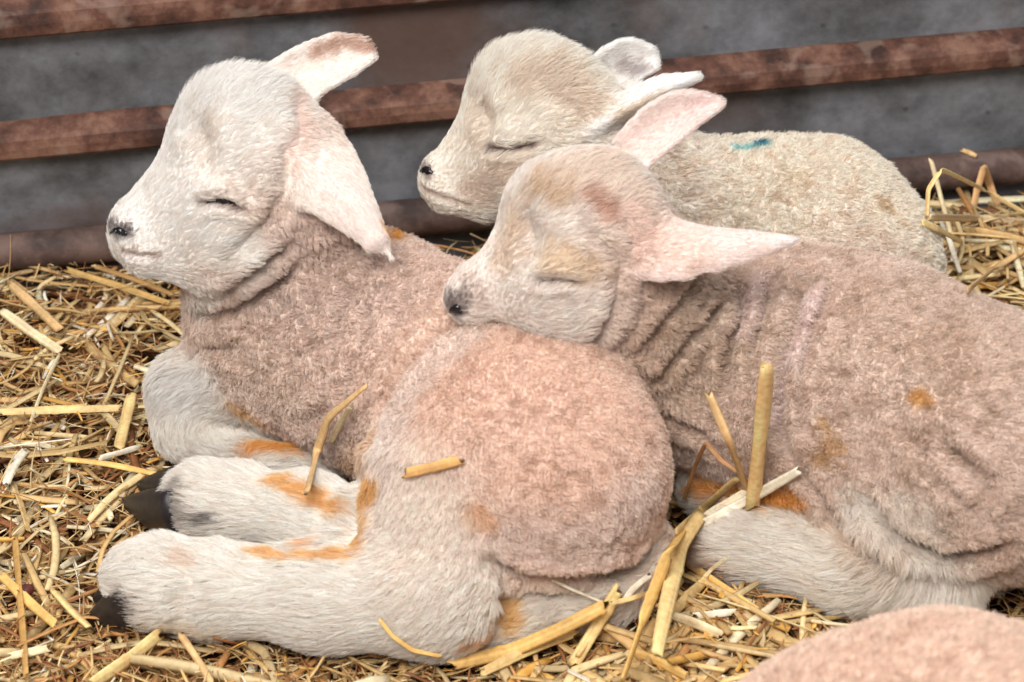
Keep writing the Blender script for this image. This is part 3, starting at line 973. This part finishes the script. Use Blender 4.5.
def metal_mat():
    m, nt, out = new_mat('galvanised_sheet')
    b = principled(nt, out, **{'Roughness': .62, 'Metallic': .25})
    tc = nt.nodes.new('ShaderNodeTexCoord'); mp = nt.nodes.new('ShaderNodeMapping'); mp.inputs['Scale'].default_value = (1, 1, 1.25)
    n1 = nt.nodes.new('ShaderNodeTexNoise'); n1.inputs['Scale'].default_value = 9; n1.inputs['Detail'].default_value = 6; n1.inputs['Roughness'].default_value = .65
    n2 = nt.nodes.new('ShaderNodeTexNoise'); n2.inputs['Scale'].default_value = 38; n2.inputs['Detail'].default_value = 8; n2.inputs['Roughness'].default_value = .7
    r1 = nt.nodes.new('ShaderNodeValToRGB'); e = r1.color_ramp.elements
    e[0].position = .3; e[0].color = (*S(72, 72, 74), 1); e[1].position = .66; e[1].color = (*S(146, 149, 156), 1)
    x = e.new(.42); x.color = (*S(104, 105, 108), 1)
    r2 = nt.nodes.new('ShaderNodeValToRGB'); e = r2.color_ramp.elements
    e[0].position = .32; e[0].color = (.45, .45, .46, 1); e[1].position = .6; e[1].color = (1, 1, 1, 1)
    mx = nt.nodes.new('ShaderNodeMixRGB'); mx.blend_type = 'MULTIPLY'; mx.inputs[0].default_value = .75
    vo = nt.nodes.new('ShaderNodeTexVoronoi'); vo.inputs['Scale'].default_value = 26
    r3 = nt.nodes.new('ShaderNodeValToRGB'); e = r3.color_ramp.elements
    e[0].position = .03; e[0].color = (.3, .3, .3, 1); e[1].position = .09; e[1].color = (1, 1, 1, 1)
    mx2 = nt.nodes.new('ShaderNodeMixRGB'); mx2.blend_type = 'MULTIPLY'; mx2.inputs[0].default_value = .6
    L = nt.links.new
    L(tc.outputs['Object'], mp.inputs[0]); L(mp.outputs[0], n1.inputs['Vector']); L(mp.outputs[0], n2.inputs['Vector']); L(mp.outputs[0], vo.inputs['Vector'])
    L(n1.outputs[0], r1.inputs[0]); L(n2.outputs[0], r2.inputs[0]); L(vo.outputs[0], r3.inputs[0])
    L(r1.outputs[0], mx.inputs[1]); L(r2.outputs[0], mx.inputs[2]); L(mx.outputs[0], mx2.inputs[1]); L(r3.outputs[0], mx2.inputs[2])
    # brown rust bloom in patches
    n3 = nt.nodes.new('ShaderNodeTexNoise'); n3.inputs['Scale'].default_value = 5.5; n3.inputs['Detail'].default_value = 7
    r4 = nt.nodes.new('ShaderNodeValToRGB'); r4.color_ramp.elements[0].position = .52; r4.color_ramp.elements[1].position = .66
    mx3 = nt.nodes.new('ShaderNodeMixRGB'); mx3.inputs[2].default_value = (*S(104, 78, 66), 1)
    mu = nt.nodes.new('ShaderNodeMath'); mu.operation = 'MULTIPLY'; mu.inputs[1].default_value = .8
    L(tc.outputs['Object'], n3.inputs['Vector']); L(n3.outputs[0], r4.inputs[0]); L(r4.outputs[0], mu.inputs[0]); L(mu.outputs[0], mx3.inputs[0])
    L(mx2.outputs[0], mx3.inputs[1]); L(mx3.outputs[0], b.inputs['Base Color'])
    bp = nt.nodes.new('ShaderNodeBump'); bp.inputs['Strength'].default_value = .25; bp.inputs['Distance'].default_value = .004
    L(n1.outputs[0], bp.inputs['Height']); L(bp.outputs[0], b.inputs['Normal'])
    return m

def rust_mat(name, c0, c1, c2, pale):
    m, nt, out = new_mat(name)
    b = principled(nt, out, **{'Roughness': .7, 'Specular IOR Level': .35})
    tc = nt.nodes.new('ShaderNodeTexCoord')
    n1 = nt.nodes.new('ShaderNodeTexNoise'); n1.inputs['Scale'].default_value = 26; n1.inputs['Detail'].default_value = 8; n1.inputs['Roughness'].default_value = .7
    r1 = nt.nodes.new('ShaderNodeValToRGB'); e = r1.color_ramp.elements
    e[0].position = .38; e[0].color = (*c0, 1); e[1].position = .62; e[1].color = (*c2, 1); x = e.new(.5); x.color = (*c1, 1)
    n2 = nt.nodes.new('ShaderNodeTexNoise'); n2.inputs['Scale'].default_value = 34; n2.inputs['Detail'].default_value = 3; n2.inputs['Distortion'].default_value = .3
    r2 = nt.nodes.new('ShaderNodeValToRGB'); r2.color_ramp.elements[0].position = .56; r2.color_ramp.elements[1].position = .64
    mu = nt.nodes.new('ShaderNodeMath'); mu.operation = 'MULTIPLY'; mu.inputs[1].default_value = .45
    mx = nt.nodes.new('ShaderNodeMixRGB'); mx.inputs[2].default_value = (*pale, 1)
    L = nt.links.new
    L(tc.outputs['Object'], n1.inputs['Vector']); L(tc.outputs['Object'], n2.inputs['Vector'])
    L(n1.outputs[0], r1.inputs[0]); L(n2.outputs[0], r2.inputs[0]); L(r2.outputs[0], mu.inputs[0]); L(mu.outputs[0], mx.inputs[0])
    L(r1.outputs[0], mx.inputs[1]); L(mx.outputs[0], b.inputs['Base Color'])
    bp = nt.nodes.new('ShaderNodeBump'); bp.inputs['Strength'].default_value = .5; bp.inputs['Distance'].default_value = .002
    L(n1.outputs[0], bp.inputs['Height']); L(bp.outputs[0], b.inputs['Normal'])
    return m
SHEET = metal_mat()
RUST = rust_mat('rusty_rail', S(62, 42, 36), S(100, 66, 54), S(134, 98, 82), S(156, 130, 116))
PIPE = rust_mat('brown_rusted_pipe', S(64, 50, 46), S(90, 70, 64), S(112, 90, 82), S(132, 112, 104))

def extrude(name, prof, mat, a0=-.75, a1=1.6, n=60, smooth=False, wob=.0012, skew=0.0):
    """profile of (out, z) points swept along the wall, slightly knocked about"""
    V = []; F = []; k = len(prof)
    for i in range(n + 1):
        a = a0 + (a1 - a0) * i / n
        w = vnoise(np.array([[a * 1.0, prof[0][1], 0.3]]), .11, 3)[0] * wob
        for o_, z in prof:
            V.append(P0 + WD * a + WN * (o_ + w) + np.array([0, 0, z + w * .6 + skew * a]))
    for i in range(n):
        for j in range(k):
            F.append((i * k + j, i * k + (j + 1) % k, (i + 1) * k + (j + 1) % k, (i + 1) * k + j))
    F.append(tuple(range(k))); F.append(tuple(n * k + j for j in range(k))[::-1])
    o = mesh_obj(name, np.array(V), F, mat, smooth=smooth)
    bm_fix(o)
    o['kind'] = 'structure'
    return o

def bm_fix(o):
    import bmesh
    bm = bmesh.new(); bm.from_mesh(o.data); bmesh.ops.recalc_face_normals(bm, faces=bm.faces); bm.to_mesh(o.data); bm.free()

def rail(name, y_bot, y_edge, y_top, out_=.020):
    zb, _ = on_wall(0, y_bot, out_); ze, _ = on_wall(0, y_edge, out_); zt, _ = on_wall(0, y_top, 0.001)
    r = .0022
    prof = [(-.004, zb + .003), (out_ - .002, zb), (out_, zb + r), (out_ + .0008, (zb + ze) / 2), (out_, ze - r), (out_ - .002, ze + .0006), (.001, zt), (-.004, zt)]
    o = extrude(name, prof, RUST, skew=.033)
    return zb, ze, zt

extrude('wall_back', [(0, -.08), (.0, .15), (.0, .45), (0, .9), (-.012, .9), (-.012, -.08)], SHEET, wob=.0022)
rail('trim_1', 163, 141, 121)
rail('trim_2', 42, 15, -6)
zt, _ = on_wall(0, 240, .02); zb, _ = on_wall(0, 280, .03)
rr = (zt - zb) / 2 * 1.0; zc = (zt + zb) / 2
extrude('trim_3', [(.012 + rr * 1.0 * math.cos(a), zc + rr * math.sin(a)) for a in np.linspace(0, 2 * math.pi, 18, endpoint=False)], PIPE, smooth=True, skew=.020)
zn = zt + (.9 - zt) * 0
rail('trim_4', -84, -108, -128)

# ------------------------------------------------------------------ ground
m, nt, out = new_mat('trodden_bedding')
b = principled(nt, out, **{'Roughness': .95, 'Specular IOR Level': .1})
tc = nt.nodes.new('ShaderNodeTexCoord'); n1 = nt.nodes.new('ShaderNodeTexNoise'); n1.inputs['Scale'].default_value = 70; n1.inputs['Detail'].default_value = 7
r1 = nt.nodes.new('ShaderNodeValToRGB'); r1.color_ramp.elements[0].color = (*S(46, 30, 20), 1); r1.color_ramp.elements[1].color = (*S(120, 86, 54), 1)
r1.color_ramp.elements[0].position = .35; r1.color_ramp.elements[1].position = .7
bp = nt.nodes.new('ShaderNodeBump'); bp.inputs['Distance'].default_value = .006
nt.links.new(tc.outputs['Object'], n1.inputs['Vector']); nt.links.new(n1.outputs[0], r1.inputs[0]); nt.links.new(r1.outputs[0], b.inputs['Base Color'])
nt.links.new(n1.outputs[0], bp.inputs['Height']); nt.links.new(bp.outputs[0], b.inputs['Normal'])
V = np.array([P0 - WD * .75 + WN * -.01, P0 + WD * 1.6 + WN * -.01, P0 + WD * 1.6 + WN * 1.5, P0 - WD * .75 + WN * 1.5]); V[:, 2] = -.022
V = np.vstack([V, V - [0, 0, .02]])
fo = mesh_obj('floor', V, [(0, 1, 2, 3), (7, 6, 5, 4), (0, 4, 5, 1), (1, 5, 6, 2), (2, 6, 7, 3), (3, 7, 4, 0)], m, smooth=False)
bm_fix(fo); fo['kind'] = 'structure'

# ------------------------------------------------------------------ straw
def straw_mat():
    m, nt, out = new_mat('straw')
    b = principled(nt, out, **{'Roughness': .55, 'Specular IOR Level': .3})
    at = nt.nodes.new('ShaderNodeAttribute'); at.attribute_name = 'Col'
    tc = nt.nodes.new('ShaderNodeTexCoord'); n1 = nt.nodes.new('ShaderNodeTexNoise'); n1.inputs['Scale'].default_value = 260; n1.inputs['Detail'].default_value = 3
    mx = nt.nodes.new('ShaderNodeMixRGB'); mx.blend_type = 'MULTIPLY'; mx.inputs[0].default_value = .7
    r = nt.nodes.new('ShaderNodeValToRGB'); r.color_ramp.elements[0].position = .3; r.color_ramp.elements[0].color = (.72, .66, .58, 1); r.color_ramp.elements[1].position = .6
    L = nt.links.new
    L(tc.outputs['Object'], n1.inputs['Vector']); L(n1.outputs[0], r.inputs[0]); L(at.outputs['Color'], mx.inputs[1]); L(r.outputs[0], mx.inputs[2])
    L(mx.outputs[0], b.inputs['Base Color'])
    return m
STRAW = straw_mat()
PAL = np.array([S(216, 182, 126), S(230, 204, 154), S(202, 164, 110), S(238, 222, 186), S(186, 136, 86), S(150, 98, 62), S(244, 232, 210), S(226, 174, 92)])
PW = np.array([.24, .2, .2, .1, .12, .06, .03, .05])

def straw_batch(N, xr, yr, zf, L0, L1, W0, W1, tilt, pal_w, seed, flat=(.12, .65)):
    r = np.random.default_rng(seed)
    K, M = 5, 6
    c = np.stack([r.uniform(*xr, N), r.uniform(*yr, N), np.zeros(N)], 1)
    c[:, 2] = zf(c, r.random(N))
    ang = r.uniform(0, math.pi, N) + .6 * vnoise(c, .09, seed)
    el = r.normal(0, tilt, N)
    L = L0 * (L1 / L0) ** r.random(N); wd = W0 * (W1 / W0) ** (r.random(N) ** 1.3)
    wd = np.minimum(wd, L * .25)
    d = np.stack([np.cos(ang) * np.cos(el), np.sin(ang) * np.cos(el), np.sin(el)], 1)
    sd = unit(np.cross(d, [0, 0, 1.0])); u2 = np.cross(sd, d)
    roll = r.uniform(-.9, .9, N)
    s2 = sd * np.cos(roll)[:, None] + u2 * np.sin(roll)[:, None]; n2 = -sd * np.sin(roll)[:, None] + u2 * np.cos(roll)[:, None]
    bend = r.normal(0, .06, N) * L; bend2 = r.normal(0, .03, N) * L
    kink = np.where(r.random(N) < .12, r.normal(0, .35, N), 0) * L
    fl = r.uniform(flat[0], flat[1], N)
    V = np.zeros((N, K, M, 3))
    for i in range(K):
        t = i / (K - 1) - .5
        p = c + d * (L * t)[:, None] + sd * (bend * (1 - 4 * t * t) + kink * abs(t))[:, None] + u2 * (bend2 * (1 - 4 * t * t))[:, None]
        w = wd * .5 * (1 - .25 * abs(2 * t) ** 3)
        for j in range(M):
            a = 2 * math.pi * j / M
            V[:, i, j] = p + s2 * (w * math.cos(a))[:, None] + n2 * (w * fl * math.sin(a))[:, None]
    col = PAL[r.choice(len(PAL), N, p=np.array(pal_w) / sum(pal_w))] * r.uniform(.75, 1.2, N)[:, None]
    mids = c[:, None] + d[:, None] * (L[:, None] * np.linspace(-.5, .5, 7)[None])[..., None]
    ok = np.ones(N, bool)
    for B in LAMBS:
        bad = B.inside(mids.reshape(-1, 3), .0005).reshape(N, 7).any(1)
        ok &= ~bad
    # keep behind-the-wall and below-floor bits out
    dd = ((mids - P0) @ WN).min(1); ok &= dd > .012
    dd2 = ((V[:, :, :, :] - P0) @ WN).min((1, 2)); ok &= dd2 > .004
    V = V[ok]; col = col[ok]; n = len(V)
    base = (np.arange(n) * K * M)[:, None, None, None]
    i = np.arange(K - 1)[None, :, None]; j = np.arange(M)[None, None, :]
    i, j = np.broadcast_arrays(i, j)
    q = np.stack([i * M + j, i * M + (j + 1) % M, (i + 1) * M + (j + 1) % M, (i + 1) * M + j], -1)
    F = (base + q).reshape(-1, 4)
    caps = np.array([[0, 3, 2, 1], [0, 5, 4, 3], [(K - 1) * M, (K - 1) * M + 1, (K - 1) * M + 2, (K - 1) * M + 3], [(K - 1) * M, (K - 1) * M + 3, (K - 1) * M + 4, (K - 1) * M + 5]])
    F = np.vstack([F, (base[:, 0, 0] [:, :, None] + caps[None]).reshape(-1, 4)])
    st = r.uniform(.72, 1.22, (n, 1, M, 1)) * r.uniform(.9, 1.1, (n, K, 1, 1))
    colv = np.clip(col[:, None, None] * st, 0, .95).reshape(-1, 3)
    return V.reshape(-1, 3), F, colv

def mound(c):
    """gentle relief of the bedding"""
    x, y = c[:, 0], c[:, 1]
    z = .006 * vnoise(c * [1, 1, 0], .12, 77)
    g = lambda cx, cy, rx, ry: np.exp(-((x - cx) / rx) ** 2 - ((y - cy) / ry) ** 2)
    a = at_z(720, 620, .01); z += .016 * g(a[0], a[1], .09, .05)
    a = at_z(985, 225, .02); z += .020 * g(a[0], a[1] - .03, .09, .06)
    a = at_z(30, 480, .0); z += .006 * g(a[0], a[1], .14, .12)
    return z
def layer(lo, hi):
    return lambda c, u: mound(c) + lo + (hi - lo) * u
X = (-.80, .95); Y = (-.50, .56)
parts = [
    straw_batch(10850, X, Y, layer(-.004, .012), .004, .018, .0006, .0028, .45, PW * [1, 1, 1, 1.5, 2, 2, 2, 1], 26),
    straw_batch(10850, X, Y, layer(-.022, -.006), .02, .10, .0024, .0070, .10, PW * [.7, .5, 1, .6, 1.8, 2.4, .5, .6], 21),
    straw_batch(10075, X, Y, layer(-.010, .004), .012, .09, .0018, .0068, .14, PW * [1, 1, 1, 1, 1.4, 1.6, 1, 1], 22),
    straw_batch(10075, X, Y, layer(-.004, .008), .006, .035, .0012, .0050, .25, PW * [1, 1, 1, 1, 1.3, 1.3, 1.6, 1], 23),
    straw_batch(2945, X, Y, layer(.002, .011), .035, .12, .0032, .0085, .09, PW * [1.3, 1.3, 1, 1.3, .6, .2, 1.6, 1.3], 24),
    straw_batch(5580, X, Y, layer(.002, .014), .012, .06, .0006, .0016, .35, PW * [1, 1, 1, 1.4, 2, 2, 2, 1], 25)]
_a = at_z(690, 630, .02); _b = at_z(990, 250, .03)
parts.append(straw_batch(260, (_a[0] - .12, _a[0] + .10), (_a[1] - .05, _a[1] + .06), layer(.004, .014), .03, .09, .0035, .0085, .16, PW * [2, 1.6, 1, .5, .4, .1, .25, 3], 31))
parts.append(straw_batch(160, (_b[0] - .08, _b[0] + .12), (_b[1] - .06, _b[1] + .05), layer(.004, .016), .03, .10, .003, .007, .16, PW * [1.3, 1.6, 1, 1, .4, .2, 1.2, 1], 32))
_c = at_z(520, 668, .01)
RED = PW * [.6, .4, 1.4, .2, 3, 4, .2, 1.5]
parts.append(straw_batch(3000, (-.45, .30), (_c[1] - .10, _c[1] + .07), layer(.003, .014), .006, .035, .0007, .003, .35, RED, 33))
parts.append(straw_batch(3900, X, Y, layer(.003, .014), .008, .03, .0006, .002, .4, RED, 34))
o = 0; VV = []; FF = []; CC = []
for v, f, c in parts:
    VV.append(v); FF.append(f + o); CC.append(c); o += len(v)
bed = mesh_obj('straw_bedding', np.vstack(VV), np.vstack(FF), STRAW, colors=np.vstack(CC), smooth=True)
tag(bed, 'deep bed of loose golden straw and chaff covering the pen floor', 'straw', kind='stuff')
print('bed verts', o)

# depth of the nearest lamb or bed surface for each image point
ZB = np.full((H // 3 + 60, W // 3 + 60), 9.0)
for B in LAMBS:
    x, y, t = proj(B.V)
    ix = np.round(x / 3).astype(int) + 20; iy = np.round(y / 3).astype(int) + 20
    ok = (ix >= 0) & (ix < ZB.shape[1]) & (iy >= 0) & (iy < ZB.shape[0])
    np.minimum.at(ZB, (iy[ok], ix[ok]), t[ok])
def hit_t(px, py):
    p = at_z(px, py, 0.0)
    for _ in range(3): p = at_z(px, py, float(mound(p[None])[0]) + .013)
    i, j = int(round(py / 3)) + 20, int(round(px / 3)) + 20
    z = 9.0
    if 0 <= i < ZB.shape[0] and 0 <= j < ZB.shape[1]:
        z = ZB[max(0, i - 1):i + 2, max(0, j - 1):j + 2].min() - .003
    return min(depth(p), z)

STALKS = []
def stalk(label, pts, w, col, group=None, flat=.55, free=False, ends=None, wprof=None, name='straw_stalk'):
    """one loose straw through image points; it rests on whatever lies under its ends"""
    P = [np.array(q[:2], float) for q in pts]
    s = .0007
    t = [None if (len(q) > 2 and q[2] == 'b') else hit_t(*q[:2]) - w * s * .5 if len(q) < 3 else depth(at_z(q[0], q[1], q[2])) for q in pts]
    known = [i for i, v in enumerate(t) if v is not None]      # upright points stand over the nearest grounded one
    t = [v if v is not None else t[min(known, key=lambda k: abs(k - i))] for i, v in enumerate(t)]
    seg = []
    n = 12
    for a, b, ta, tb in zip(P[:-1], P[1:], t[:-1], t[1:]):
        for i in range(n):
            u = i / n; seg.append((*(a + (b - a) * u), ta + (tb - ta) * u))
    seg.append((*P[-1], t[-1]))
    sh = max(0, max(q[2] - (hit_t(q[0], q[1]) - w * s * .35) for q in seg))
    if free: sh = 0
    path = np.array([at_t(q[0], q[1], q[2] - sh) for q in seg])
    if len(P) > 2:
        for _ in range(2): path[1:-1] = (path[:-2] + 2 * path[1:-1] + path[2:]) / 4
    u = np.linspace(0, 1, len(path))
    r_ = np.random.default_rng(sum(map(ord, label)))
    wp = np.interp(u, np.linspace(0, 1, len(wprof)), wprof) if wprof else 1 - .12 * np.abs(2 * u - 1) ** 3
    wp = wp * (1 + .06 * np.sin(u * 9 + r_.random() * 6))
    path += (r_.normal(size=3) * .0006)[None] * np.sin(u * math.pi)[:, None]
    NS = 16
    fw = min(flat, .8) * r_.uniform(.45, .8)
    V, F = tube(path, w * 1.12 * s * .5 * wp, NS, fw, up=unit(VIEW + .35 * r_.normal(size=3)))
    G = V.reshape(-1, NS, 3)
    ax0 = unit(path[0] - path[1]); ax1 = unit(path[-1] - path[-2])
    jag = np.repeat(r_.uniform(-.6, .5, NS // 2), 2) * w * s
    G[0] += ax0 * jag[:, None]; G[-1] += ax1 * (jag[::-1] * .9)[:, None]
    ridge = 1 + .09 * np.sin(np.arange(NS) * 2.6 + r_.random() * 6) * (w > 5)
    G[:] = path[:, None] + (G - path[:, None]) * ridge[None, :, None] * np.ones((len(path), 1, 1))
    if w > 7 and len(path) > 14:      # a joint in the stalk
        j = int(len(path) * r_.uniform(.25, .75)); G[j] = path[j] + (G[j] - path[j]) * 1.14
    V = G.reshape(-1, 3)
    tone = r_.uniform(.86, 1.22, NS)[None, :] * (1 + .10 * np.sin(u * 11 + r_.random() * 6))[:, None] * r_.uniform(.93, 1.05, (len(path), NS))
    cv = np.clip(np.asarray(col)[None, None] * tone[..., None], 0, .93).reshape(-1, 3)
    org = np.array([path[:, 0].mean(), path[:, 1].mean(), path[:, 2].min()])
    o = mesh_obj(name, V, F, STRAW, colors=cv, origin=org)
    tag(o, label, 'straw', group)
    STALKS.append(o)
    return o

GOLD = S(238, 204, 142); PALE = S(243, 220, 178); WHITE = S(247, 240, 226); TAN = S(220, 182, 130); AMB = S(234, 190, 116); BRN = S(176, 130, 88)
WHITE = S(244, 232, 210)
g = 'loose straws between the two front lambs'
stalk('thick upright straw stalk standing against the right lamb', [(767, 364), (752, 508, .030)], 12, S(252, 208, 148), g, .8)
stalk('thin leaning straw beside the thick upright stalk', [(709, 394), (728, 440), (748, 492, .03)], 7, TAN, g, .8)
stalk('longer pale split straw crossing behind the thick upright stalk', [(702, 524), (745, 500), (800, 470)], 8, WHITE, g)
stalk('shorter pale split straw under the crossing one, ending at the white hind leg', [(703, 518), (722, 506), (746, 492)], 7, S(238, 220, 190), g)
stalk('golden blade rising to the right toward the orange foreleg', [(676, 532), (700, 512), (738, 478)], 8, GOLD, g)
stalk('thin blade folded into a peak over the orange foreleg', [(684, 500), (694, 470), (706, 444), (722, 462), (738, 472)], 4, BRN, g)
g = 'straws fanned out beside the tail'
stalk('long thick golden straw sloping down from the gap between lambs', [(700, 516), (681, 545), (668, 600), (657, 652)], 12, GOLD, g)
stalk('golden straw left of the long thick one, reaching the bottom edge', [(690, 520), (668, 552), (642, 620), (622, 681)], 10, AMB, g)
stalk('pointed golden straw slanting steeply below the tail', [(619, 588), (597, 625), (573, 665)], 10, GOLD, g)
stalk('long golden straw lying along the underside of the tail', [(604, 606), (560, 628), (510, 650), (452, 664)], 11, AMB, g)
stalk('golden straw just below the one along the tail', [(576, 632), (525, 652), (481, 673)], 9, GOLD, g)
stalk('short white straw sliver between tail and fanned stalks', [(649, 576), (624, 600)], 5, WHITE, g)
stalk('thin yellow straw across the tops of the fanned stalks', [(663, 588), (636, 596), (612, 603)], 4, GOLD, g)
stalk('hair-thin white straw lying on the tail wool', [(552, 580), (578, 592), (602, 602)], 2.4, WHITE, g)
stalk('golden straw running down right under the white hind foot', [(687, 562), (720, 586), (756, 610)], 8, AMB, g)
stalk('broad pale blade slanting left beside the long thick straw', [(706, 580), (690, 595), (672, 614)], 9, GOLD, g)
stalk('thin pale straw tip poking above the broad blade', [(726, 558), (712, 570), (700, 583)], 3.4, PALE, g)
stalk('flat golden straw lying nearly level right of the fan', [(671, 615), (696, 624), (722, 635)], 9, PALE, g)
stalk('short white straw lying level above the flat golden one', [(696, 616), (734, 612)], 6, WHITE, g)
stalk('golden straw lying low at the foot of the fan', [(634, 652), (660, 664), (686, 676)], 8, AMB, g)
stalk('reddish curved blade near the closest lamb', [(742, 664), (752, 640), (766, 622)], 4, BRN, g)
g = 'straws on or against the curled lamb'
stalk('short flat straw lying on the pink rump', [(404, 474), (432, 468), (461, 460)], 8, S(224, 174, 112), g)
stalk('bent straw standing up in the belly fold of the curled lamb', [(366, 386), (327, 418), (316, 452), (307, 492)], 7, TAN, g, .8, wprof=[.5, .8, 1.1, 1.2, 1.1])
stalk('short split straw beside the bent one in the belly fold', [(350, 408), (342, 420), (331, 442)], 5, PALE, g)
g = 'straws in the corner by the wall'
stalk('yellow blade bent into an arch in front of the pipe', [(927, 216), (930, 190, 'b'), (944, 170, 'b'), (985, 190, 'b'), (1030, 216)], 5, GOLD, g)
stalk('upright straw stub crossing the arched blade', [(931, 160, 'b'), (940, 196, 'b'), (952, 238)], 6, PALE, g, .8)
stalk('folded broad stub pointing up in front of the pipe', [(972, 214), (977, 190, 'b'), (984, 167, 'b'), (990, 185, 'b'), (998, 207)], 8, S(214, 168, 118), g)
stalk('long pale straw lying level below the pipe', [(930, 217), (975, 219), (1030, 222)], 8, S(228, 200, 160), g)
stalk('straw slanting down beside the back of the cream lamb', [(922, 222), (940, 230), (962, 242)], 7, GOLD, g)
stalk('white straw crossing down steeply in the corner', [(938, 214), (950, 238), (960, 272)], 5, WHITE, g)
stalk('straw rising to the right edge above the back of the right lamb', [(968, 290), (996, 268), (1030, 247)], 6, TAN, g)
_d = ray(968, 156); _c = P0 + WN * .012
_t = ((_c - CAM) @ WN) / (_d @ WN)
_q = CAM + _d * _t
_a = (_q - P0) @ WD
_q = P0 + WD * _a + WN * .014 + np.array([0, 0, zc + rr + .020 * _a + .0015])
_px, _py, _ = proj(_q[None])
stalk('tiny straw scrap caught on top of the pipe', [(_px[0] - 7, _py[0] - 3, _q[2] + .001), (_px[0] + 7, _py[0] + 3, _q[2] - .0005)], 5, TAN, g, free=True)
g = 'straws lying left of the lambs'
stalk('long straw under the chin of the raised head', [(68, 270), (118, 284), (168, 303)], 8, S(200, 162, 100), g)
stalk('second long straw under the chin, nearer the wall', [(94, 266), (134, 280), (174, 295)], 6, S(176, 136, 86), g)
stalk('pale straw sloping down right from the left edge', [(2, 311), (30, 332), (60, 351)], 9, PALE, g)
stalk('golden straw below the pipe, sloping down right', [(10, 284), (34, 305), (60, 330)], 9, TAN, g)
stalk('broad upright-lying straw pointing at the white knee', [(132, 394), (126, 420), (119, 448)], 10, GOLD, g)
stalk('level straw from the left edge towards the knee', [(0, 412), (60, 409), (120, 408)], 8, GOLD, g)
stalk('orange straw lying level above the upper hind hoof', [(65, 459), (110, 465), (156, 474)], 6, AMB, g)
stalk('small white straw above the orange one', [(100, 458), (139, 447)], 5.5, WHITE, g)
stalk('white split straw near the left edge', [(26, 450), (16, 464), (6, 484)], 8, WHITE, g)
stalk('thin straw slanting down left across the bed', [(60, 354), (45, 388), (31, 422)], 4, PALE, g)
g = 'straws lying around the hind feet'
stalk('broad golden straw below the lower hind foot', [(160, 634), (127, 658), (92, 684)], 11, GOLD, g)
stalk('golden straw from the left edge towards the lower hoof', [(0, 574), (28, 600), (56, 625)], 8, AMB, g)
stalk('broad straw lying in line with the view near the left edge', [(15, 540), (20, 610), (26, 675)], 10, S(206, 162, 98), g)
stalk('short broad straw just left of the lower hoof', [(54, 591), (72, 610), (90, 628)], 10, GOLD, g)
stalk('straw sloping down right below the lower hind leg', [(180, 634), (196, 658), (212, 684)], 6, TAN, g)
stalk('pale yellow straw end in the bottom left corner', [(10, 656), (30, 652), (49, 648)], 7, PALE, g)
stalk('thin curved golden blade under the hind leg', [(380, 620), (392, 636), (412, 650), (440, 656)], 4, AMB, g)
# small dark red bead among the straw
c = at_t(27, 590, hit_t(27, 590) - .002)
ico = []; F = []
n1_, n2_ = 10, 14
for i in range(n1_ + 1):
    a = math.pi * i / n1_
    for j in range(n2_):
        b_ = 2 * math.pi * j / n2_
        rr_ = .0046 * (1 + .08 * math.sin(3 * b_) * math.sin(a))
        ico.append(c + rr_ * np.array([math.sin(a) * math.cos(b_), math.sin(a) * math.sin(b_), math.cos(a) * .85]))
for i in range(n1_):
    for j in range(n2_):
        F.append((i * n2_ + j, i * n2_ + (j + 1) % n2_, (i + 1) * n2_ + (j + 1) % n2_, (i + 1) * n2_ + j))
so = mesh_obj('seed', np.array(ico), F, plain('red_seed_husk', S(92, 40, 34), .6), origin=c - [0, 0, .004])
tag(so, 'small round dark red seed lying among the straw near the left edge', 'seed')
# ------------------------------------------------------------------ daylight
w = bpy.data.worlds.new('daylight'); SC.world = w; w.use_nodes = True
bg = w.node_tree.nodes['Background']; bg.inputs[0].default_value = (.93, .96, 1, 1); bg.inputs[1].default_value = .36
def area(name, loc, tgt, size, sy, e, col):
    l = bpy.data.lights.new(name, 'AREA'); l.shape = 'RECTANGLE'; l.size = size; l.size_y = sy; l.energy = e; l.color = col
    o = bpy.data.objects.new(name, l); COL.objects.link(o); o.location = loc
    o.rotation_euler = (Vector(tgt) - Vector(loc)).to_track_quat('-Z', 'Y').to_euler()
    return o
area('barn_opening_light', (-.5, -1.8, 2.1), (0, -.05, .1), 1.3, 1.0, 72, (1, .955, .90))
area('overhead_fill_light', (.1, .0, 2.6), (0, 0, 0), 1.4, .9, 30, (.93, .97, 1))  # cool fill lamp added overhead to brighten upward faces; no roof panel is seen
SC.view_settings.exposure = 0.05
# ------------------------------------------------------------------ camera and view
cd = bpy.data.cameras.new('camera'); cam = bpy.data.objects.new('camera', cd); COL.objects.link(cam)
cam.location = tuple(CAM); cam.rotation_euler = (math.pi / 2 - TH, 0, 0)
cd.sensor_width = 36; cd.lens = FPX / W * 36; cd.clip_start = .05
SC.camera = cam
SC.view_settings.view_transform = 'Standard'; SC.view_settings.look = 'None'
SC.view_settings.gamma = 1; SC.view_settings.use_curve_mapping = False
cd.dof.use_dof = True; cd.dof.focus_distance = 1.70; cd.dof.aperture_fstop = 10
